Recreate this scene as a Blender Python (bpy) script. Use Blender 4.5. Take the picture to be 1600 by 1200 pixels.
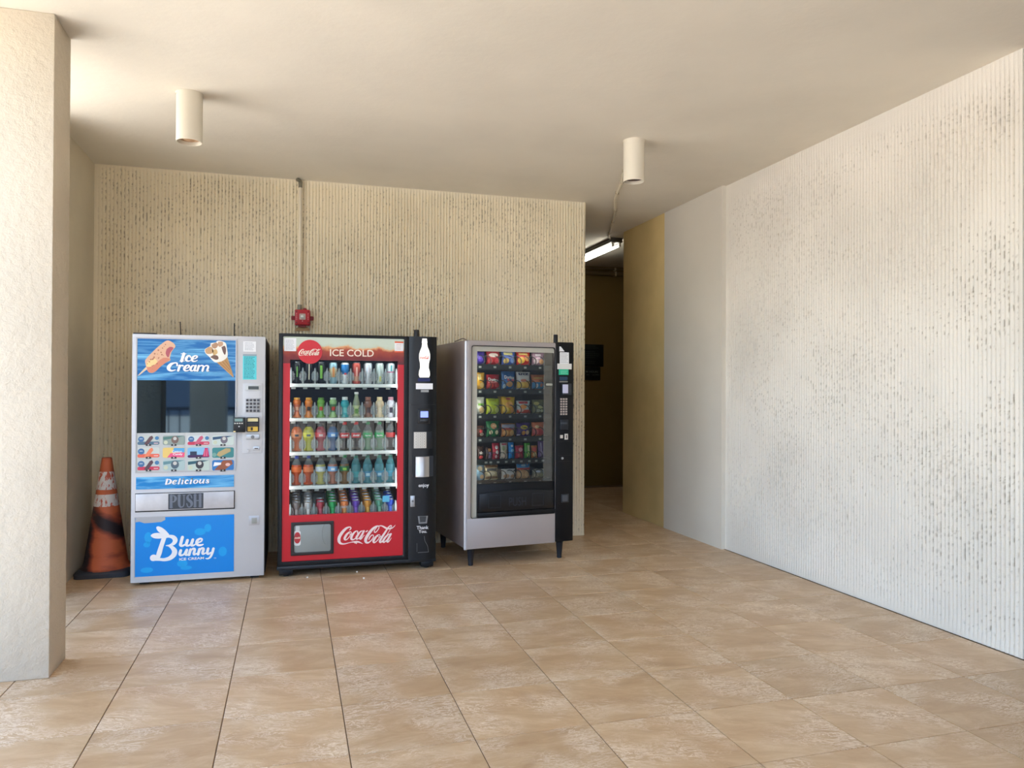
import bpy, bmesh, math, random
import numpy as np
from mathutils import Vector, Matrix
random.seed(7)
PI = math.pi
scene = bpy.context.scene
for _o in list(bpy.data.objects):
    bpy.data.objects.remove(_o)
col = scene.collection

# ------------------------------------------------------------------ camera
F_PX, YAW, PITCH, ROLL = 1180.1, 0.2841, 0.0073, 0.0045     # focal length in pixels of the 1600x1200 frame
EYE = Vector((0.0, 0.0, 1.414))
FW = Vector((math.sin(YAW) * math.cos(PITCH), math.cos(YAW) * math.cos(PITCH), math.sin(PITCH)))
_r = Vector((math.cos(YAW), -math.sin(YAW), 0.0))
_u = _r.cross(FW)
RT = _r * math.cos(ROLL) + _u * math.sin(ROLL)
UP = -_r * math.sin(ROLL) + _u * math.cos(ROLL)
cam_data = bpy.data.cameras.new('camera')
cam_data.sensor_fit = 'HORIZONTAL'
cam_data.sensor_width = 36.0
cam_data.lens = F_PX / 1600.0 * 36.0
cam_data.clip_start = 0.05
cam = bpy.data.objects.new('camera', cam_data)
col.objects.link(cam)
cam.matrix_world = Matrix(((RT.x, UP.x, -FW.x, EYE.x), (RT.y, UP.y, -FW.y, EYE.y), (RT.z, UP.z, -FW.z, EYE.z), (0, 0, 0, 1)))
scene.camera = cam

# ------------------------------------------------------------------ world, sun, exposure
world = bpy.data.worlds.new('world')
scene.world = world
world.use_nodes = True
_nt = world.node_tree
_nt.nodes.clear()
_sky = _nt.nodes.new('ShaderNodeTexSky')
_sky.sky_type = 'NISHITA'
_sky.sun_disc = False
_sky.sun_elevation = math.radians(52)
_sky.sun_rotation = math.radians(40)
_sky.altitude = 0
_sky.air_density = 1.0
_sky.dust_density = 2.5
_sky.ozone_density = 1.0
_bg = _nt.nodes.new('ShaderNodeBackground')
_bg.inputs['Strength'].default_value = 0.50
_out = _nt.nodes.new('ShaderNodeOutputWorld')
_nt.links.new(_sky.outputs[0], _bg.inputs['Color'])
_nt.links.new(_bg.outputs[0], _out.inputs['Surface'])
sun_data = bpy.data.lights.new('sun', 'SUN')
sun_data.energy = 7.0
sun_data.angle = math.radians(0.6)
sun_data.color = (1.0, 0.965, 0.91)
sun = bpy.data.objects.new('sun', sun_data)
col.objects.link(sun)
sun.rotation_euler = Vector((-0.16, -0.26, -0.95)).to_track_quat('-Z', 'Y').to_euler()
sun.location = (6, 8, 12)
scene.view_settings.view_transform = 'Standard'
scene.view_settings.look = 'None'
scene.view_settings.gamma = 1.0
scene.view_settings.use_curve_mapping = False
scene.view_settings.exposure = 1.33
try:
    scene.cycles.use_denoising = True
    scene.cycles.max_bounces = 14
    scene.cycles.diffuse_bounces = 8
    scene.cycles.glossy_bounces = 4
    scene.cycles.transparent_max_bounces = 16
    scene.cycles.sample_clamp_indirect = 8
except Exception:
    pass

# ------------------------------------------------------------------ materials
def lin(c):
    return tuple(((v / 255.0) / 12.92 if v / 255.0 <= 0.04045 else ((v / 255.0 + 0.055) / 1.055) ** 2.4) for v in c)

MATS = {}
def mat(name, rgb, rough=0.5, metal=0.0, spec=0.5, emit=0.0, coat=0.0, alpha=1.0, bump=0.0, bscale=60.0, vary=0.0, vscale=6.0):
    if name in MATS:
        return MATS[name]
    m = bpy.data.materials.new(name)
    m.use_nodes = True
    nt = m.node_tree
    b = nt.nodes['Principled BSDF']
    c = lin(rgb)
    b.inputs['Base Color'].default_value = (*c, 1)
    b.inputs['Roughness'].default_value = rough
    b.inputs['Metallic'].default_value = metal
    b.inputs['Specular IOR Level'].default_value = spec
    b.inputs['Coat Weight'].default_value = coat
    b.inputs['Coat Roughness'].default_value = 0.08
    b.inputs['Alpha'].default_value = alpha
    if emit > 0:
        b.inputs['Emission Color'].default_value = (*c, 1)
        b.inputs['Emission Strength'].default_value = emit
    if bump > 0 or vary > 0:
        tc = nt.nodes.new('ShaderNodeTexCoord')
    if bump > 0:
        n = nt.nodes.new('ShaderNodeTexNoise')
        n.inputs['Scale'].default_value = bscale
        n.inputs['Detail'].default_value = 4
        bp = nt.nodes.new('ShaderNodeBump')
        bp.inputs['Strength'].default_value = bump
        bp.inputs['Distance'].default_value = 0.004
        nt.links.new(tc.outputs['Object'], n.inputs['Vector'])
        nt.links.new(n.outputs['Fac'], bp.inputs['Height'])
        nt.links.new(bp.outputs['Normal'], b.inputs['Normal'])
    if vary > 0:
        n2 = nt.nodes.new('ShaderNodeTexNoise')
        n2.inputs['Scale'].default_value = vscale
        n2.inputs['Detail'].default_value = 6
        n2.inputs['Roughness'].default_value = 0.6
        rp = nt.nodes.new('ShaderNodeValToRGB')
        rp.color_ramp.elements[0].position = 0.3
        rp.color_ramp.elements[1].position = 0.7
        rp.color_ramp.elements[0].color = (*[v * (1 - vary) for v in c], 1)
        rp.color_ramp.elements[1].color = (*[min(1, v * (1 + vary * 0.6)) for v in c], 1)
        nt.links.new(tc.outputs['Object'], n2.inputs['Vector'])
        nt.links.new(n2.outputs['Fac'], rp.inputs['Fac'])
        nt.links.new(rp.outputs['Color'], b.inputs['Base Color'])
    MATS[name] = m
    return m

def glass_mat(name, tint=(1, 1, 1), ior=1.45, boost=1.0, rough=0.0):
    m = bpy.data.materials.new(name)
    m.use_nodes = True
    nt = m.node_tree
    nt.nodes.clear()
    t = nt.nodes.new('ShaderNodeBsdfTransparent')
    t.inputs['Color'].default_value = (*tint, 1)
    g = nt.nodes.new('ShaderNodeBsdfGlossy')
    g.inputs['Roughness'].default_value = rough
    fr = nt.nodes.new('ShaderNodeFresnel')
    fr.inputs['IOR'].default_value = ior
    mul = nt.nodes.new('ShaderNodeMath')
    mul.operation = 'MULTIPLY'
    mul.use_clamp = True
    mul.inputs[1].default_value = boost
    mx = nt.nodes.new('ShaderNodeMixShader')
    o = nt.nodes.new('ShaderNodeOutputMaterial')
    nt.links.new(fr.outputs[0], mul.inputs[0])
    nt.links.new(mul.outputs[0], mx.inputs[0])
    nt.links.new(t.outputs[0], mx.inputs[1])
    nt.links.new(g.outputs[0], mx.inputs[2])
    nt.links.new(mx.outputs[0], o.inputs['Surface'])
    MATS[name] = m
    return m

def plastic_mat(name, rgb, a):            # clear coloured plastic: partly seen through, glossy
    return mat(name, rgb, rough=0.18, alpha=a, spec=0.6)

def plaster(name, rgb, bump=0.35, scale=38.0, stain=0.06, stain_rgb=None):
    m = bpy.data.materials.new(name)
    m.use_nodes = True
    nt = m.node_tree
    b = nt.nodes['Principled BSDF']
    b.inputs['Roughness'].default_value = 0.82
    b.inputs['Specular IOR Level'].default_value = 0.25
    tc = nt.nodes.new('ShaderNodeTexCoord')
    n = nt.nodes.new('ShaderNodeTexNoise')
    n.inputs['Scale'].default_value = scale
    n.inputs['Detail'].default_value = 5
    n.inputs['Roughness'].default_value = 0.65
    bp = nt.nodes.new('ShaderNodeBump')
    bp.inputs['Strength'].default_value = bump
    bp.inputs['Distance'].default_value = 0.008
    n2 = nt.nodes.new('ShaderNodeTexNoise')
    n2.inputs['Scale'].default_value = 1.3
    n2.inputs['Detail'].default_value = 5
    rp = nt.nodes.new('ShaderNodeValToRGB')
    c = lin(rgb)
    c2 = lin(stain_rgb) if stain_rgb else [v * (1 - stain * 2) for v in c]
    rp.color_ramp.elements[0].position = 0.33
    rp.color_ramp.elements[1].position = 0.62
    rp.color_ramp.elements[0].color = (*c2, 1)
    rp.color_ramp.elements[1].color = (*c, 1)
    nt.links.new(tc.outputs['Object'], n.inputs['Vector'])
    nt.links.new(tc.outputs['Object'], n2.inputs['Vector'])
    nt.links.new(n.outputs['Fac'], bp.inputs['Height'])
    nt.links.new(bp.outputs['Normal'], b.inputs['Normal'])
    nt.links.new(n2.outputs['Fac'], rp.inputs['Fac'])
    nt.links.new(rp.outputs['Color'], b.inputs['Base Color'])
    MATS[name] = m
    return m

def ribbed_mat(name, rgb):
    m = plaster(name, rgb, bump=0.3, scale=90.0, stain=0.05)
    nt = m.node_tree
    b = nt.nodes['Principled BSDF']
    src = b.inputs['Base Color'].links[0].from_socket
    at = nt.nodes.new('ShaderNodeAttribute')
    at.attribute_name = 'pit'
    mx = nt.nodes.new('ShaderNodeMixRGB')
    mx.inputs['Color2'].default_value = (*lin((128, 117, 97)), 1)
    nt.links.new(at.outputs['Fac'], mx.inputs['Fac'])
    nt.links.new(src, mx.inputs['Color1'])
    nt.links.new(mx.outputs[0], b.inputs['Base Color'])
    return m

def tile_mat():
    m = bpy.data.materials.new('travertine')
    m.use_nodes = True
    nt = m.node_tree
    L = nt.links.new
    b = nt.nodes['Principled BSDF']
    tc = nt.nodes.new('ShaderNodeTexCoord')
    oi = nt.nodes.new('ShaderNodeObjectInfo')
    mul = nt.nodes.new('ShaderNodeMath'); mul.operation = 'MULTIPLY'; mul.inputs[1].default_value = 97.0
    add = nt.nodes.new('ShaderNodeVectorMath'); add.operation = 'ADD'
    rot = nt.nodes.new('ShaderNodeVectorRotate'); rot.rotation_type = 'Z_AXIS'
    ang = nt.nodes.new('ShaderNodeMapRange'); ang.inputs[3].default_value = -0.12; ang.inputs[4].default_value = 0.42
    L(oi.outputs['Random'], mul.inputs[0])
    L(oi.outputs['Random'], ang.inputs[0])
    L(tc.outputs['Object'], rot.inputs['Vector'])
    L(ang.outputs[0], rot.inputs['Angle'])
    L(rot.outputs[0], add.inputs[0])
    L(mul.outputs[0], add.inputs[1])
    mp = nt.nodes.new('ShaderNodeMapping')
    mp.inputs['Scale'].default_value = (3.0, 8.0, 1.0)
    L(add.outputs[0], mp.inputs['Vector'])
    n1 = nt.nodes.new('ShaderNodeTexNoise')
    n1.inputs['Scale'].default_value = 1.0; n1.inputs['Detail'].default_value = 10; n1.inputs['Roughness'].default_value = 0.72
    n1.inputs['Distortion'].default_value = 0.7
    L(mp.outputs[0], n1.inputs['Vector'])
    rp = nt.nodes.new('ShaderNodeValToRGB')
    e = rp.color_ramp.elements
    e[0].position = 0.32; e[0].color = (*lin((184, 149, 111)), 1)
    e[1].position = 0.68; e[1].color = (*lin((212, 185, 149)), 1)
    k = rp.color_ramp.elements.new(0.5); k.color = (*lin((196, 164, 125)), 1)
    L(n1.outputs['Fac'], rp.inputs['Fac'])
    # pale curdled veins
    n2 = nt.nodes.new('ShaderNodeTexNoise')
    n2.inputs['Scale'].default_value = 2.8; n2.inputs['Detail'].default_value = 9; n2.inputs['Roughness'].default_value = 0.7
    n2.inputs['Distortion'].default_value = 2.4
    L(mp.outputs[0], n2.inputs['Vector'])
    r2 = nt.nodes.new('ShaderNodeValToRGB')
    r2.color_ramp.elements[0].position = 0.46; r2.color_ramp.elements[0].color = (0, 0, 0, 1)
    r2.color_ramp.elements[1].position = 0.56; r2.color_ramp.elements[1].color = (0, 0, 0, 1)
    q = r2.color_ramp.elements.new(0.507); q.color = (1, 1, 1, 1)
    L(n2.outputs['Fac'], r2.inputs['Fac'])
    n3 = nt.nodes.new('ShaderNodeTexNoise')
    n3.inputs['Scale'].default_value = 3.6; n3.inputs['Detail'].default_value = 3
    L(add.outputs[0], n3.inputs['Vector'])
    r3 = nt.nodes.new('ShaderNodeValToRGB')
    r3.color_ramp.elements[0].position = 0.42; r3.color_ramp.elements[1].position = 0.60
    L(n3.outputs['Fac'], r3.inputs['Fac'])
    mm = nt.nodes.new('ShaderNodeMath'); mm.operation = 'MULTIPLY'
    L(r2.outputs['Color'], mm.inputs[0]); L(r3.outputs['Color'], mm.inputs[1])
    mm2 = nt.nodes.new('ShaderNodeMath'); mm2.operation = 'MULTIPLY'; mm2.inputs[1].default_value = 0.95
    L(mm.outputs[0], mm2.inputs[0])
    mx = nt.nodes.new('ShaderNodeMixRGB')
    mx.inputs['Color2'].default_value = (*lin((236, 218, 194)), 1)
    L(mm2.outputs[0], mx.inputs['Fac']); L(rp.outputs['Color'], mx.inputs['Color1'])
    hv = nt.nodes.new('ShaderNodeHueSaturation')
    vr = nt.nodes.new('ShaderNodeMapRange'); vr.inputs[3].default_value = 0.93; vr.inputs[4].default_value = 1.06
    L(oi.outputs['Random'], vr.inputs[0]); L(vr.outputs[0], hv.inputs['Value'])
    L(mx.outputs[0], hv.inputs['Color'])
    L(hv.outputs[0], b.inputs['Base Color'])
    b.inputs['Roughness'].default_value = 0.36
    b.inputs['Specular IOR Level'].default_value = 0.45
    bp = nt.nodes.new('ShaderNodeBump'); bp.inputs['Strength'].default_value = 0.12; bp.inputs['Distance'].default_value = 0.002
    L(n1.outputs['Fac'], bp.inputs['Height']); L(bp.outputs[0], b.inputs['Normal'])
    return m

def streak_mat(name, dark, light, sx=1.6, sz=16.0, rough=0.25, dist=1.2):      # printed rippling-water film
    m = bpy.data.materials.new(name)
    m.use_nodes = True
    nt = m.node_tree
    b = nt.nodes['Principled BSDF']
    tc = nt.nodes.new('ShaderNodeTexCoord')
    mp = nt.nodes.new('ShaderNodeMapping')
    mp.inputs['Scale'].default_value = (sx, 1, sz)
    n = nt.nodes.new('ShaderNodeTexNoise')
    n.inputs['Scale'].default_value = 1.5
    n.inputs['Detail'].default_value = 5
    n.inputs['Distortion'].default_value = dist
    rp = nt.nodes.new('ShaderNodeValToRGB')
    rp.color_ramp.elements[0].position = 0.42
    rp.color_ramp.elements[0].color = (*lin(dark), 1)
    rp.color_ramp.elements[1].position = 0.75
    rp.color_ramp.elements[1].color = (*lin(light), 1)
    nt.links.new(tc.outputs['Object'], mp.inputs['Vector'])
    nt.links.new(mp.outputs[0], n.inputs['Vector'])
    nt.links.new(n.outputs['Fac'], rp.inputs['Fac'])
    nt.links.new(rp.outputs['Color'], b.inputs['Base Color'])
    b.inputs['Roughness'].default_value = rough
    MATS[name] = m
    return m

def rgbm(rgb, rough=0.4, **k):            # a plain painted / printed colour, shared by value
    return mat('paint_%d_%d_%d_%d' % (*rgb, int(rough * 100)), rgb, rough=rough, **k)

# ------------------------------------------------------------------ geometry helpers
def catmull(pts, n=6):
    if len(pts) < 3:
        return [tuple(p) for p in pts]
    P = [tuple(2 * a - b for a, b in zip(pts[0], pts[1]))] + [tuple(p) for p in pts] + [tuple(2 * a - b for a, b in zip(pts[-1], pts[-2]))]
    out = []
    for i in range(1, len(P) - 2):
        for k in range(n):
            t = k / n
            out.append(tuple(0.5 * ((2 * b) + (-a + c) * t + (2 * a - 5 * b + 4 * c - d) * t * t + (-a + 3 * b - 3 * c + d) * t ** 3)
                             for a, b, c, d in zip(P[i - 1], P[i], P[i + 1], P[i + 2])))
    out.append(tuple(pts[-1]))
    return out

class G:
    def __init__(s):
        s.v, s.f, s.k = [], [], 0
    def add(s, V, F_):
        b = len(s.v)
        s.v += [tuple(p) for p in V]
        s.f += [tuple(b + i for i in f) for f in F_]
        return s
    def box(s, x0, x1, y0, y1, z0, z1):
        V = [(x0, y0, z0), (x1, y0, z0), (x1, y1, z0), (x0, y1, z0), (x0, y0, z1), (x1, y0, z1), (x1, y1, z1), (x0, y1, z1)]
        return s.add(V, [(0, 3, 2, 1), (4, 5, 6, 7), (0, 1, 5, 4), (1, 2, 6, 5), (2, 3, 7, 6), (3, 0, 4, 7)])
    def prism(s, poly, y0, y1):                        # outline in x,z facing -y
        a = sum(poly[i][0] * poly[(i + 1) % len(poly)][1] - poly[(i + 1) % len(poly)][0] * poly[i][1] for i in range(len(poly)))
        if a < 0:
            poly = poly[::-1]
        n = len(poly)
        V = [(x, y0, z) for x, z in poly] + [(x, y1, z) for x, z in poly]
        Fc = [tuple(range(n)), tuple(range(2 * n - 1, n - 1, -1))] + [(i, n + i, n + (i + 1) % n, (i + 1) % n) for i in range(n)]
        return s.add(V, Fc)
    def rrect(s, x0, x1, z0, z1, r, y0, y1, n=5):
        return s.prism(rr(x0, x1, z0, z1, r, n), y0, y1)
    def disc(s, cx, cz, r, y0, y1, n=24, rz=None):
        rz = rz or r
        return s.prism([(cx + r * math.cos(2 * PI * i / n), cz + rz * math.sin(2 * PI * i / n)) for i in range(n)], y0, y1)
    def lathe(s, prof, n=20, c=(0, 0, 0)):             # profile of (radius, z)
        V, Fc = [], []
        m = len(prof)
        for r, z in prof:
            for i in range(n):
                a = 2 * PI * i / n
                V.append((c[0] + r * math.cos(a), c[1] + r * math.sin(a), c[2] + z))
        for j in range(m - 1):
            for i in range(n):
                Fc.append((j * n + i, j * n + (i + 1) % n, (j + 1) * n + (i + 1) % n, (j + 1) * n + i))
        Fc.append(tuple(range(n - 1, -1, -1)))
        Fc.append(tuple((m - 1) * n + i for i in range(n)))
        return s.add(V, Fc)
    def tube(s, path, r, n=8, caps=True):
        path = [Vector(p) for p in path]
        V, Fc = [], []
        prev = None
        for i, p in enumerate(path):
            t = (path[min(i + 1, len(path) - 1)] - path[max(i - 1, 0)]).normalized()
            if prev is None:
                a = Vector((0, 0, 1)) if abs(t.z) < 0.9 else Vector((1, 0, 0))
                nrm = t.cross(a).normalized()
            else:
                nrm = (prev - t * prev.dot(t)).normalized()
            prev = nrm
            bn = t.cross(nrm)
            rr_ = r[i] if isinstance(r, (list, tuple)) else r
            for k in range(n):
                q = 2 * PI * k / n
                V.append(p + nrm * (rr_ * math.cos(q)) + bn * (rr_ * math.sin(q)))
        for j in range(len(path) - 1):
            for k in range(n):
                Fc.append((j * n + k, j * n + (k + 1) % n, (j + 1) * n + (k + 1) % n, (j + 1) * n + k))
        if caps:
            Fc.append(tuple(range(n - 1, -1, -1)))
            Fc.append(tuple((len(path) - 1) * n + k for k in range(n)))
        return s.add(V, Fc)
    def stroke(s, pts, y0, y1, n=6):                   # brush stroke in x,z with a width at each point
        P = catmull(pts, n) if len(pts) > 2 else pts
        s.k += 1                                       # each stroke lies a hair over the one before
        y0 = y0 - 0.00006 * s.k
        Lf, Rt = [], []
        for i, (x, z, w) in enumerate(P):
            a, b = P[max(i - 1, 0)], P[min(i + 1, len(P) - 1)]
            dx, dz = b[0] - a[0], b[1] - a[1]
            l = math.hypot(dx, dz) or 1e-9
            w = max(w, 1e-5)
            Lf.append((x - dz / l * w / 2, z + dx / l * w / 2))
            Rt.append((x + dz / l * w / 2, z - dx / l * w / 2))
        m = len(P)
        V = [(x, y0, z) for x, z in Lf] + [(x, y0, z) for x, z in Rt] + [(x, y1, z) for x, z in Lf] + [(x, y1, z) for x, z in Rt]
        Fc = []
        for i in range(m - 1):
            Fc.append((i, m + i, m + i + 1, i + 1))
            Fc.append((i, i + 1, 2 * m + i + 1, 2 * m + i))
            Fc.append((m + i, 3 * m + i, 3 * m + i + 1, m + i + 1))
        s.add(V, Fc)
        for e in (P[0], P[-1]):
            if e[2] > 1e-3:
                s.disc(e[0], e[1], e[2] / 2 * 0.98, y0 - 0.00003, y1, 10)
        return s
    def mesh(s, name, material=None, smooth=False, bevel=0.0, seg=2, ang=35):
        me = bpy.data.meshes.new(name)
        me.from_pydata(s.v, [], s.f)
        if bevel > 0:
            bm = bmesh.new()
            bm.from_mesh(me)
            bmesh.ops.remove_doubles(bm, verts=bm.verts, dist=1e-6)
            es = [e for e in bm.edges if len(e.link_faces) == 2 and e.calc_face_angle(0) > 0.5]
            bmesh.ops.bevel(bm, geom=es, offset=bevel, segments=seg, affect='EDGES', profile=0.5, clamp_overlap=True)
            bm.to_mesh(me)
            bm.free()
            smooth = True
        if smooth:
            me.polygons.foreach_set('use_smooth', [True] * len(me.polygons))
            me.set_sharp_from_angle(angle=math.radians(ang))
        if material:
            me.materials.append(material)
        me.update()
        return me
    def build(s, name, material, parent=None, smooth=False, bevel=0.0, seg=2, label=None, ang=35):
        o = bpy.data.objects.new(name, s.mesh(name, material, smooth, bevel, seg, ang))
        col.objects.link(o)
        if parent:
            o.parent = parent
        if label:
            o['label'] = label
        return o

def rr(x0, x1, z0, z1, r, n=5):
    out = []
    for cx, cz, a0 in ((x1 - r, z0 + r, -PI / 2), (x1 - r, z1 - r, 0), (x0 + r, z1 - r, PI / 2), (x0 + r, z0 + r, PI)):
        for i in range(n + 1):
            a = a0 + PI / 2 * i / n
            out.append((cx + r * math.cos(a), cz + r * math.sin(a)))
    return out

def inst(name, me, parent=None, loc=(0, 0, 0), rotz=0, label=None):
    o = bpy.data.objects.new(name, me)
    col.objects.link(o)
    o.location = loc
    o.rotation_euler = (0, 0, rotz)
    if parent:
        o.parent = parent
    if label:
        o['label'] = label
    return o

def tag(o, label, cat, group=None, kind=None):
    o['label'] = label
    o['category'] = cat
    if group:
        o['group'] = group
    if kind:
        o['kind'] = kind
    return o

def thing(name, label, cat, loc=(0, 0, 0), rotz=0, group=None):
    o = bpy.data.objects.new(name, None)
    o.empty_display_size = 0.1
    col.objects.link(o)
    o.location = loc
    o.rotation_euler = (0, 0, rotz)
    return tag(o, label, cat, group)

_TXT = {}
def text_geo(body, bold=0.0, shear=0.0):
    """flat letters from the built-in font as (verts2d, faces), scaled to a unit box"""
    key = (body, bold, shear)
    if key in _TXT:
        return _TXT[key]
    cu = bpy.data.curves.new('lettering', 'FONT')
    cu.body = body
    cu.size = 1.0
    cu.offset = bold
    cu.shear = shear
    cu.resolution_u = 3
    cu.fill_mode = 'FRONT'
    cu.align_x = 'CENTER'
    o = bpy.data.objects.new('lettering_source', cu)
    col.objects.link(o)
    dg = bpy.context.evaluated_depsgraph_get()
    me = bpy.data.meshes.new_from_object(o.evaluated_get(dg))
    V = [(v.co.x, v.co.y) for v in me.vertices]
    Fc = [tuple(p.vertices) for p in me.polygons]
    bpy.data.objects.remove(o)
    bpy.data.curves.remove(cu)
    bpy.data.meshes.remove(me)
    x0, x1 = min(v[0] for v in V), max(v[0] for v in V)
    z0, z1 = min(v[1] for v in V), max(v[1] for v in V)
    V = [((x - x0) / (x1 - x0), (z - z0) / (z1 - z0)) for x, z in V]
    _TXT[key] = (V, Fc)
    return _TXT[key]

def text(g, body, x0, x1, z0, z1, y, bold=0.0, shear=0.0):
    V, Fc = text_geo(body, bold, shear)
    return g.add([(x0 + a * (x1 - x0), y, z0 + b * (z1 - z0)) for a, b in V], Fc)

class Frame:
    """a machine's front plane: u to the right, d back, v up; uv() reads a size off the photograph's view onto that plane"""
    def __init__(s, loc, rotz):
        s.loc, s.rz = Vector(loc), rotz
        s.ux = Vector((math.cos(rotz), math.sin(rotz), 0))
        s.uy = Vector((-math.sin(rotz), math.cos(rotz), 0))
    def uv(s, x, y, d=0.0):
        ray = FW + RT * ((x - 800) / F_PX) - UP * ((y - 600) / F_PX)
        t = (s.loc + s.uy * d - EYE).dot(s.uy) / ray.dot(s.uy)
        p = EYE + ray * t - s.loc
        return p.dot(s.ux), p.z
    def world(s, u, d, v):
        return s.loc + s.ux * u + s.uy * d + Vector((0, 0, v))
    def rect(s, x0, x1, y0, y1, d=0.0):            # pixel rectangle -> u0,u1,v0,v1
        ua, va = s.uv(x0, y0, d)
        ub, vb = s.uv(x1, y0, d)
        uc, vc = s.uv(x0, y1, d)
        ud, vd = s.uv(x1, y1, d)
        return (ua + uc) / 2, (ub + ud) / 2, (vc + vd) / 2, (va + vb) / 2

def noise2(nx, nz, rng, oct=1):
    """value noise sampled on the two coordinate arrays, 0..1"""
    out = np.zeros((len(nz), len(nx)))
    amp, tot = 1.0, 0.0
    for o in range(oct):
        gx, gz = nx * 2 ** o, nz * 2 ** o
        W, Hh = int(gx.max()) + 3, int(gz.max()) + 3
        R = rng.random((Hh, W))
        ix, iz = gx.astype(int), gz.astype(int)
        fx, fz = gx - ix, gz - iz
        fx, fz = fx * fx * (3 - 2 * fx), fz * fz * (3 - 2 * fz)
        a = R[np.ix_(iz, ix)] * (1 - fx) + R[np.ix_(iz, ix + 1)] * fx
        b = R[np.ix_(iz + 1, ix)] * (1 - fx) + R[np.ix_(iz + 1, ix + 1)] * fx
        out += amp * (a * (1 - fz[:, None]) + b * fz[:, None])
        tot += amp
        amp *= 0.5
    return out / tot

# ------------------------------------------------------------------ the setting
H = 3.243                 # ceiling height
XL, XR, XW = -1.555, 3.722, 3.681
YB, XE = 6.868, 2.743     # back wall and its free right end
Y1, Y0 = 5.939, 3.085     # ribbed part of the right wall
YW, YY, YE = 7.023, 8.03, 10.37

M_WALL = plaster('cream_plaster', (220, 211, 190), bump=0.35, scale=30)
M_PILLAR = plaster('pillar_stucco', (214, 202, 182), bump=1.0, scale=26)
M_CEIL = plaster('ceiling_plaster', (228, 221, 207), bump=0.25, scale=14, stain=0.04)
M_WHITE = plaster('smooth_white_plaster', (218, 212, 200), bump=0.2, scale=20, stain=0.03)
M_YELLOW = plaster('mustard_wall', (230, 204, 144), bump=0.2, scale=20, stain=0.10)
M_BROWN = plaster('dimmed_brown_wall', (120, 96, 52), bump=0.2, scale=20, stain=0.05)  # brown, with the weak corridor light put into the colour as a darker tone
M_RIB = ribbed_mat('ribbed_concrete', (238, 227, 200))
M_RIB2 = ribbed_mat('ribbed_concrete_white', (228, 222, 211))

def struct(name, g, m, label, cat='wall', **k):
    o = g.build(name, m, **k)
    return tag(o, label, cat, kind='structure')

def ribbed(name, s_len, pitch, fn, seed, mat_, label, fade, per=7, rows=400, depth=0.015, thick=0.18, pit_k=1.0):
    rng = np.random.default_rng(seed)
    n = int(round(s_len / pitch))
    ph = np.array([0.0, 0.07, 0.16, 0.35, 0.6, 0.84, 0.93])[:per]
    s = np.concatenate([(k + ph) * (s_len / n) for k in range(n)] + [np.array([s_len])])
    z = np.linspace(0, H, rows)
    phase = (s / (s_len / n)) % 1.0
    dist = np.minimum(phase, 1 - phase)                      # 0 in the groove
    groove = np.clip(1 - dist / 0.20, 0, 1) ** 0.8
    crown = 0.28 * (np.clip((dist - 0.19) / 0.31, 0, 1) - 1) ** 2
    prof = -(groove * 0.85 + crown)
    big = noise2(s * 1.1 + 3, z * 0.9 + 2, rng, 3)
    mid = noise2(s * 8, z * 5, rng, 3)
    fine = noise2(s * 90, z * 60, rng, 2)
    dash = noise2(s * 110, z * 62, rng, 2)
    fd = fade(s[None, :], z[:, None])
    m = np.clip((big - 0.25) * 2.0 + 0.25, 0.35, 1.0) * fd
    d = depth * prof[None, :] * m + (mid - 0.5) * 0.004 * fd + (fine - 0.5) * 0.0035 * fd
    gm = np.clip(1 - dist / 0.19, 0, 1)[None, :]
    dens = np.clip((noise2(s * 2.2 + 9, z * 1.9, rng, 3) - 0.36) * 3.2, 0, 1)
    pit = np.clip((dash - (0.74 - 0.18 * dens)) * 9, 0, 1) * np.clip(gm * 1.5, 0, 1) * np.clip(fd * 1.4 - 0.2, 0, 1)
    stray = np.clip((fine - 0.80) * 9, 0, 1) * 0.5 * dens * fd
    d = d - pit * 0.0025
    pit = np.clip((pit * 0.85 + stray) * pit_k, 0, 1)
    d[:, 0] = d[:, -1] = 0
    S_, Z_ = np.meshgrid(s, z)
    X, Yy, Zz = fn(S_, Z_, d)
    V = np.stack([X, Yy, Zz], -1).reshape(-1, 3)
    R, C = len(z), len(s)
    idx = np.arange(R * C).reshape(R, C)
    Q = np.stack([idx[:-1, :-1], idx[:-1, 1:], idx[1:, 1:], idx[1:, :-1]], -1).reshape(-1, 4)
    base = len(V)
    bx, by, bz = fn(np.array([0.0, s_len, s_len, 0.0]), np.array([0.0, 0, H, H]), np.full(4, -thick))
    V = np.vstack([V, np.stack([bx, by, bz], -1)])
    me = bpy.data.meshes.new(name)
    faces = Q.tolist()
    b0, b1, b2, b3 = base, base + 1, base + 2, base + 3
    faces += [[b1, b0, b3, b2], [b0, int(idx[0, 0]), int(idx[-1, 0]), b3], [int(idx[0, -1]), b1, b2, int(idx[-1, -1])]]
    me.from_pydata(V.tolist(), [], faces)
    at = me.attributes.new('pit', 'FLOAT', 'POINT')
    at.data.foreach_set('value', np.concatenate([pit.reshape(-1), np.zeros(4)]).astype(np.float32))
    me.polygons.foreach_set('use_smooth', [True] * len(me.polygons))
    me.set_sharp_from_angle(angle=math.radians(60))
    me.materials.append(mat_)
    o = bpy.data.objects.new(name, me)
    col.objects.link(o)
    return tag(o, label, 'wall', kind='structure')

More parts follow.
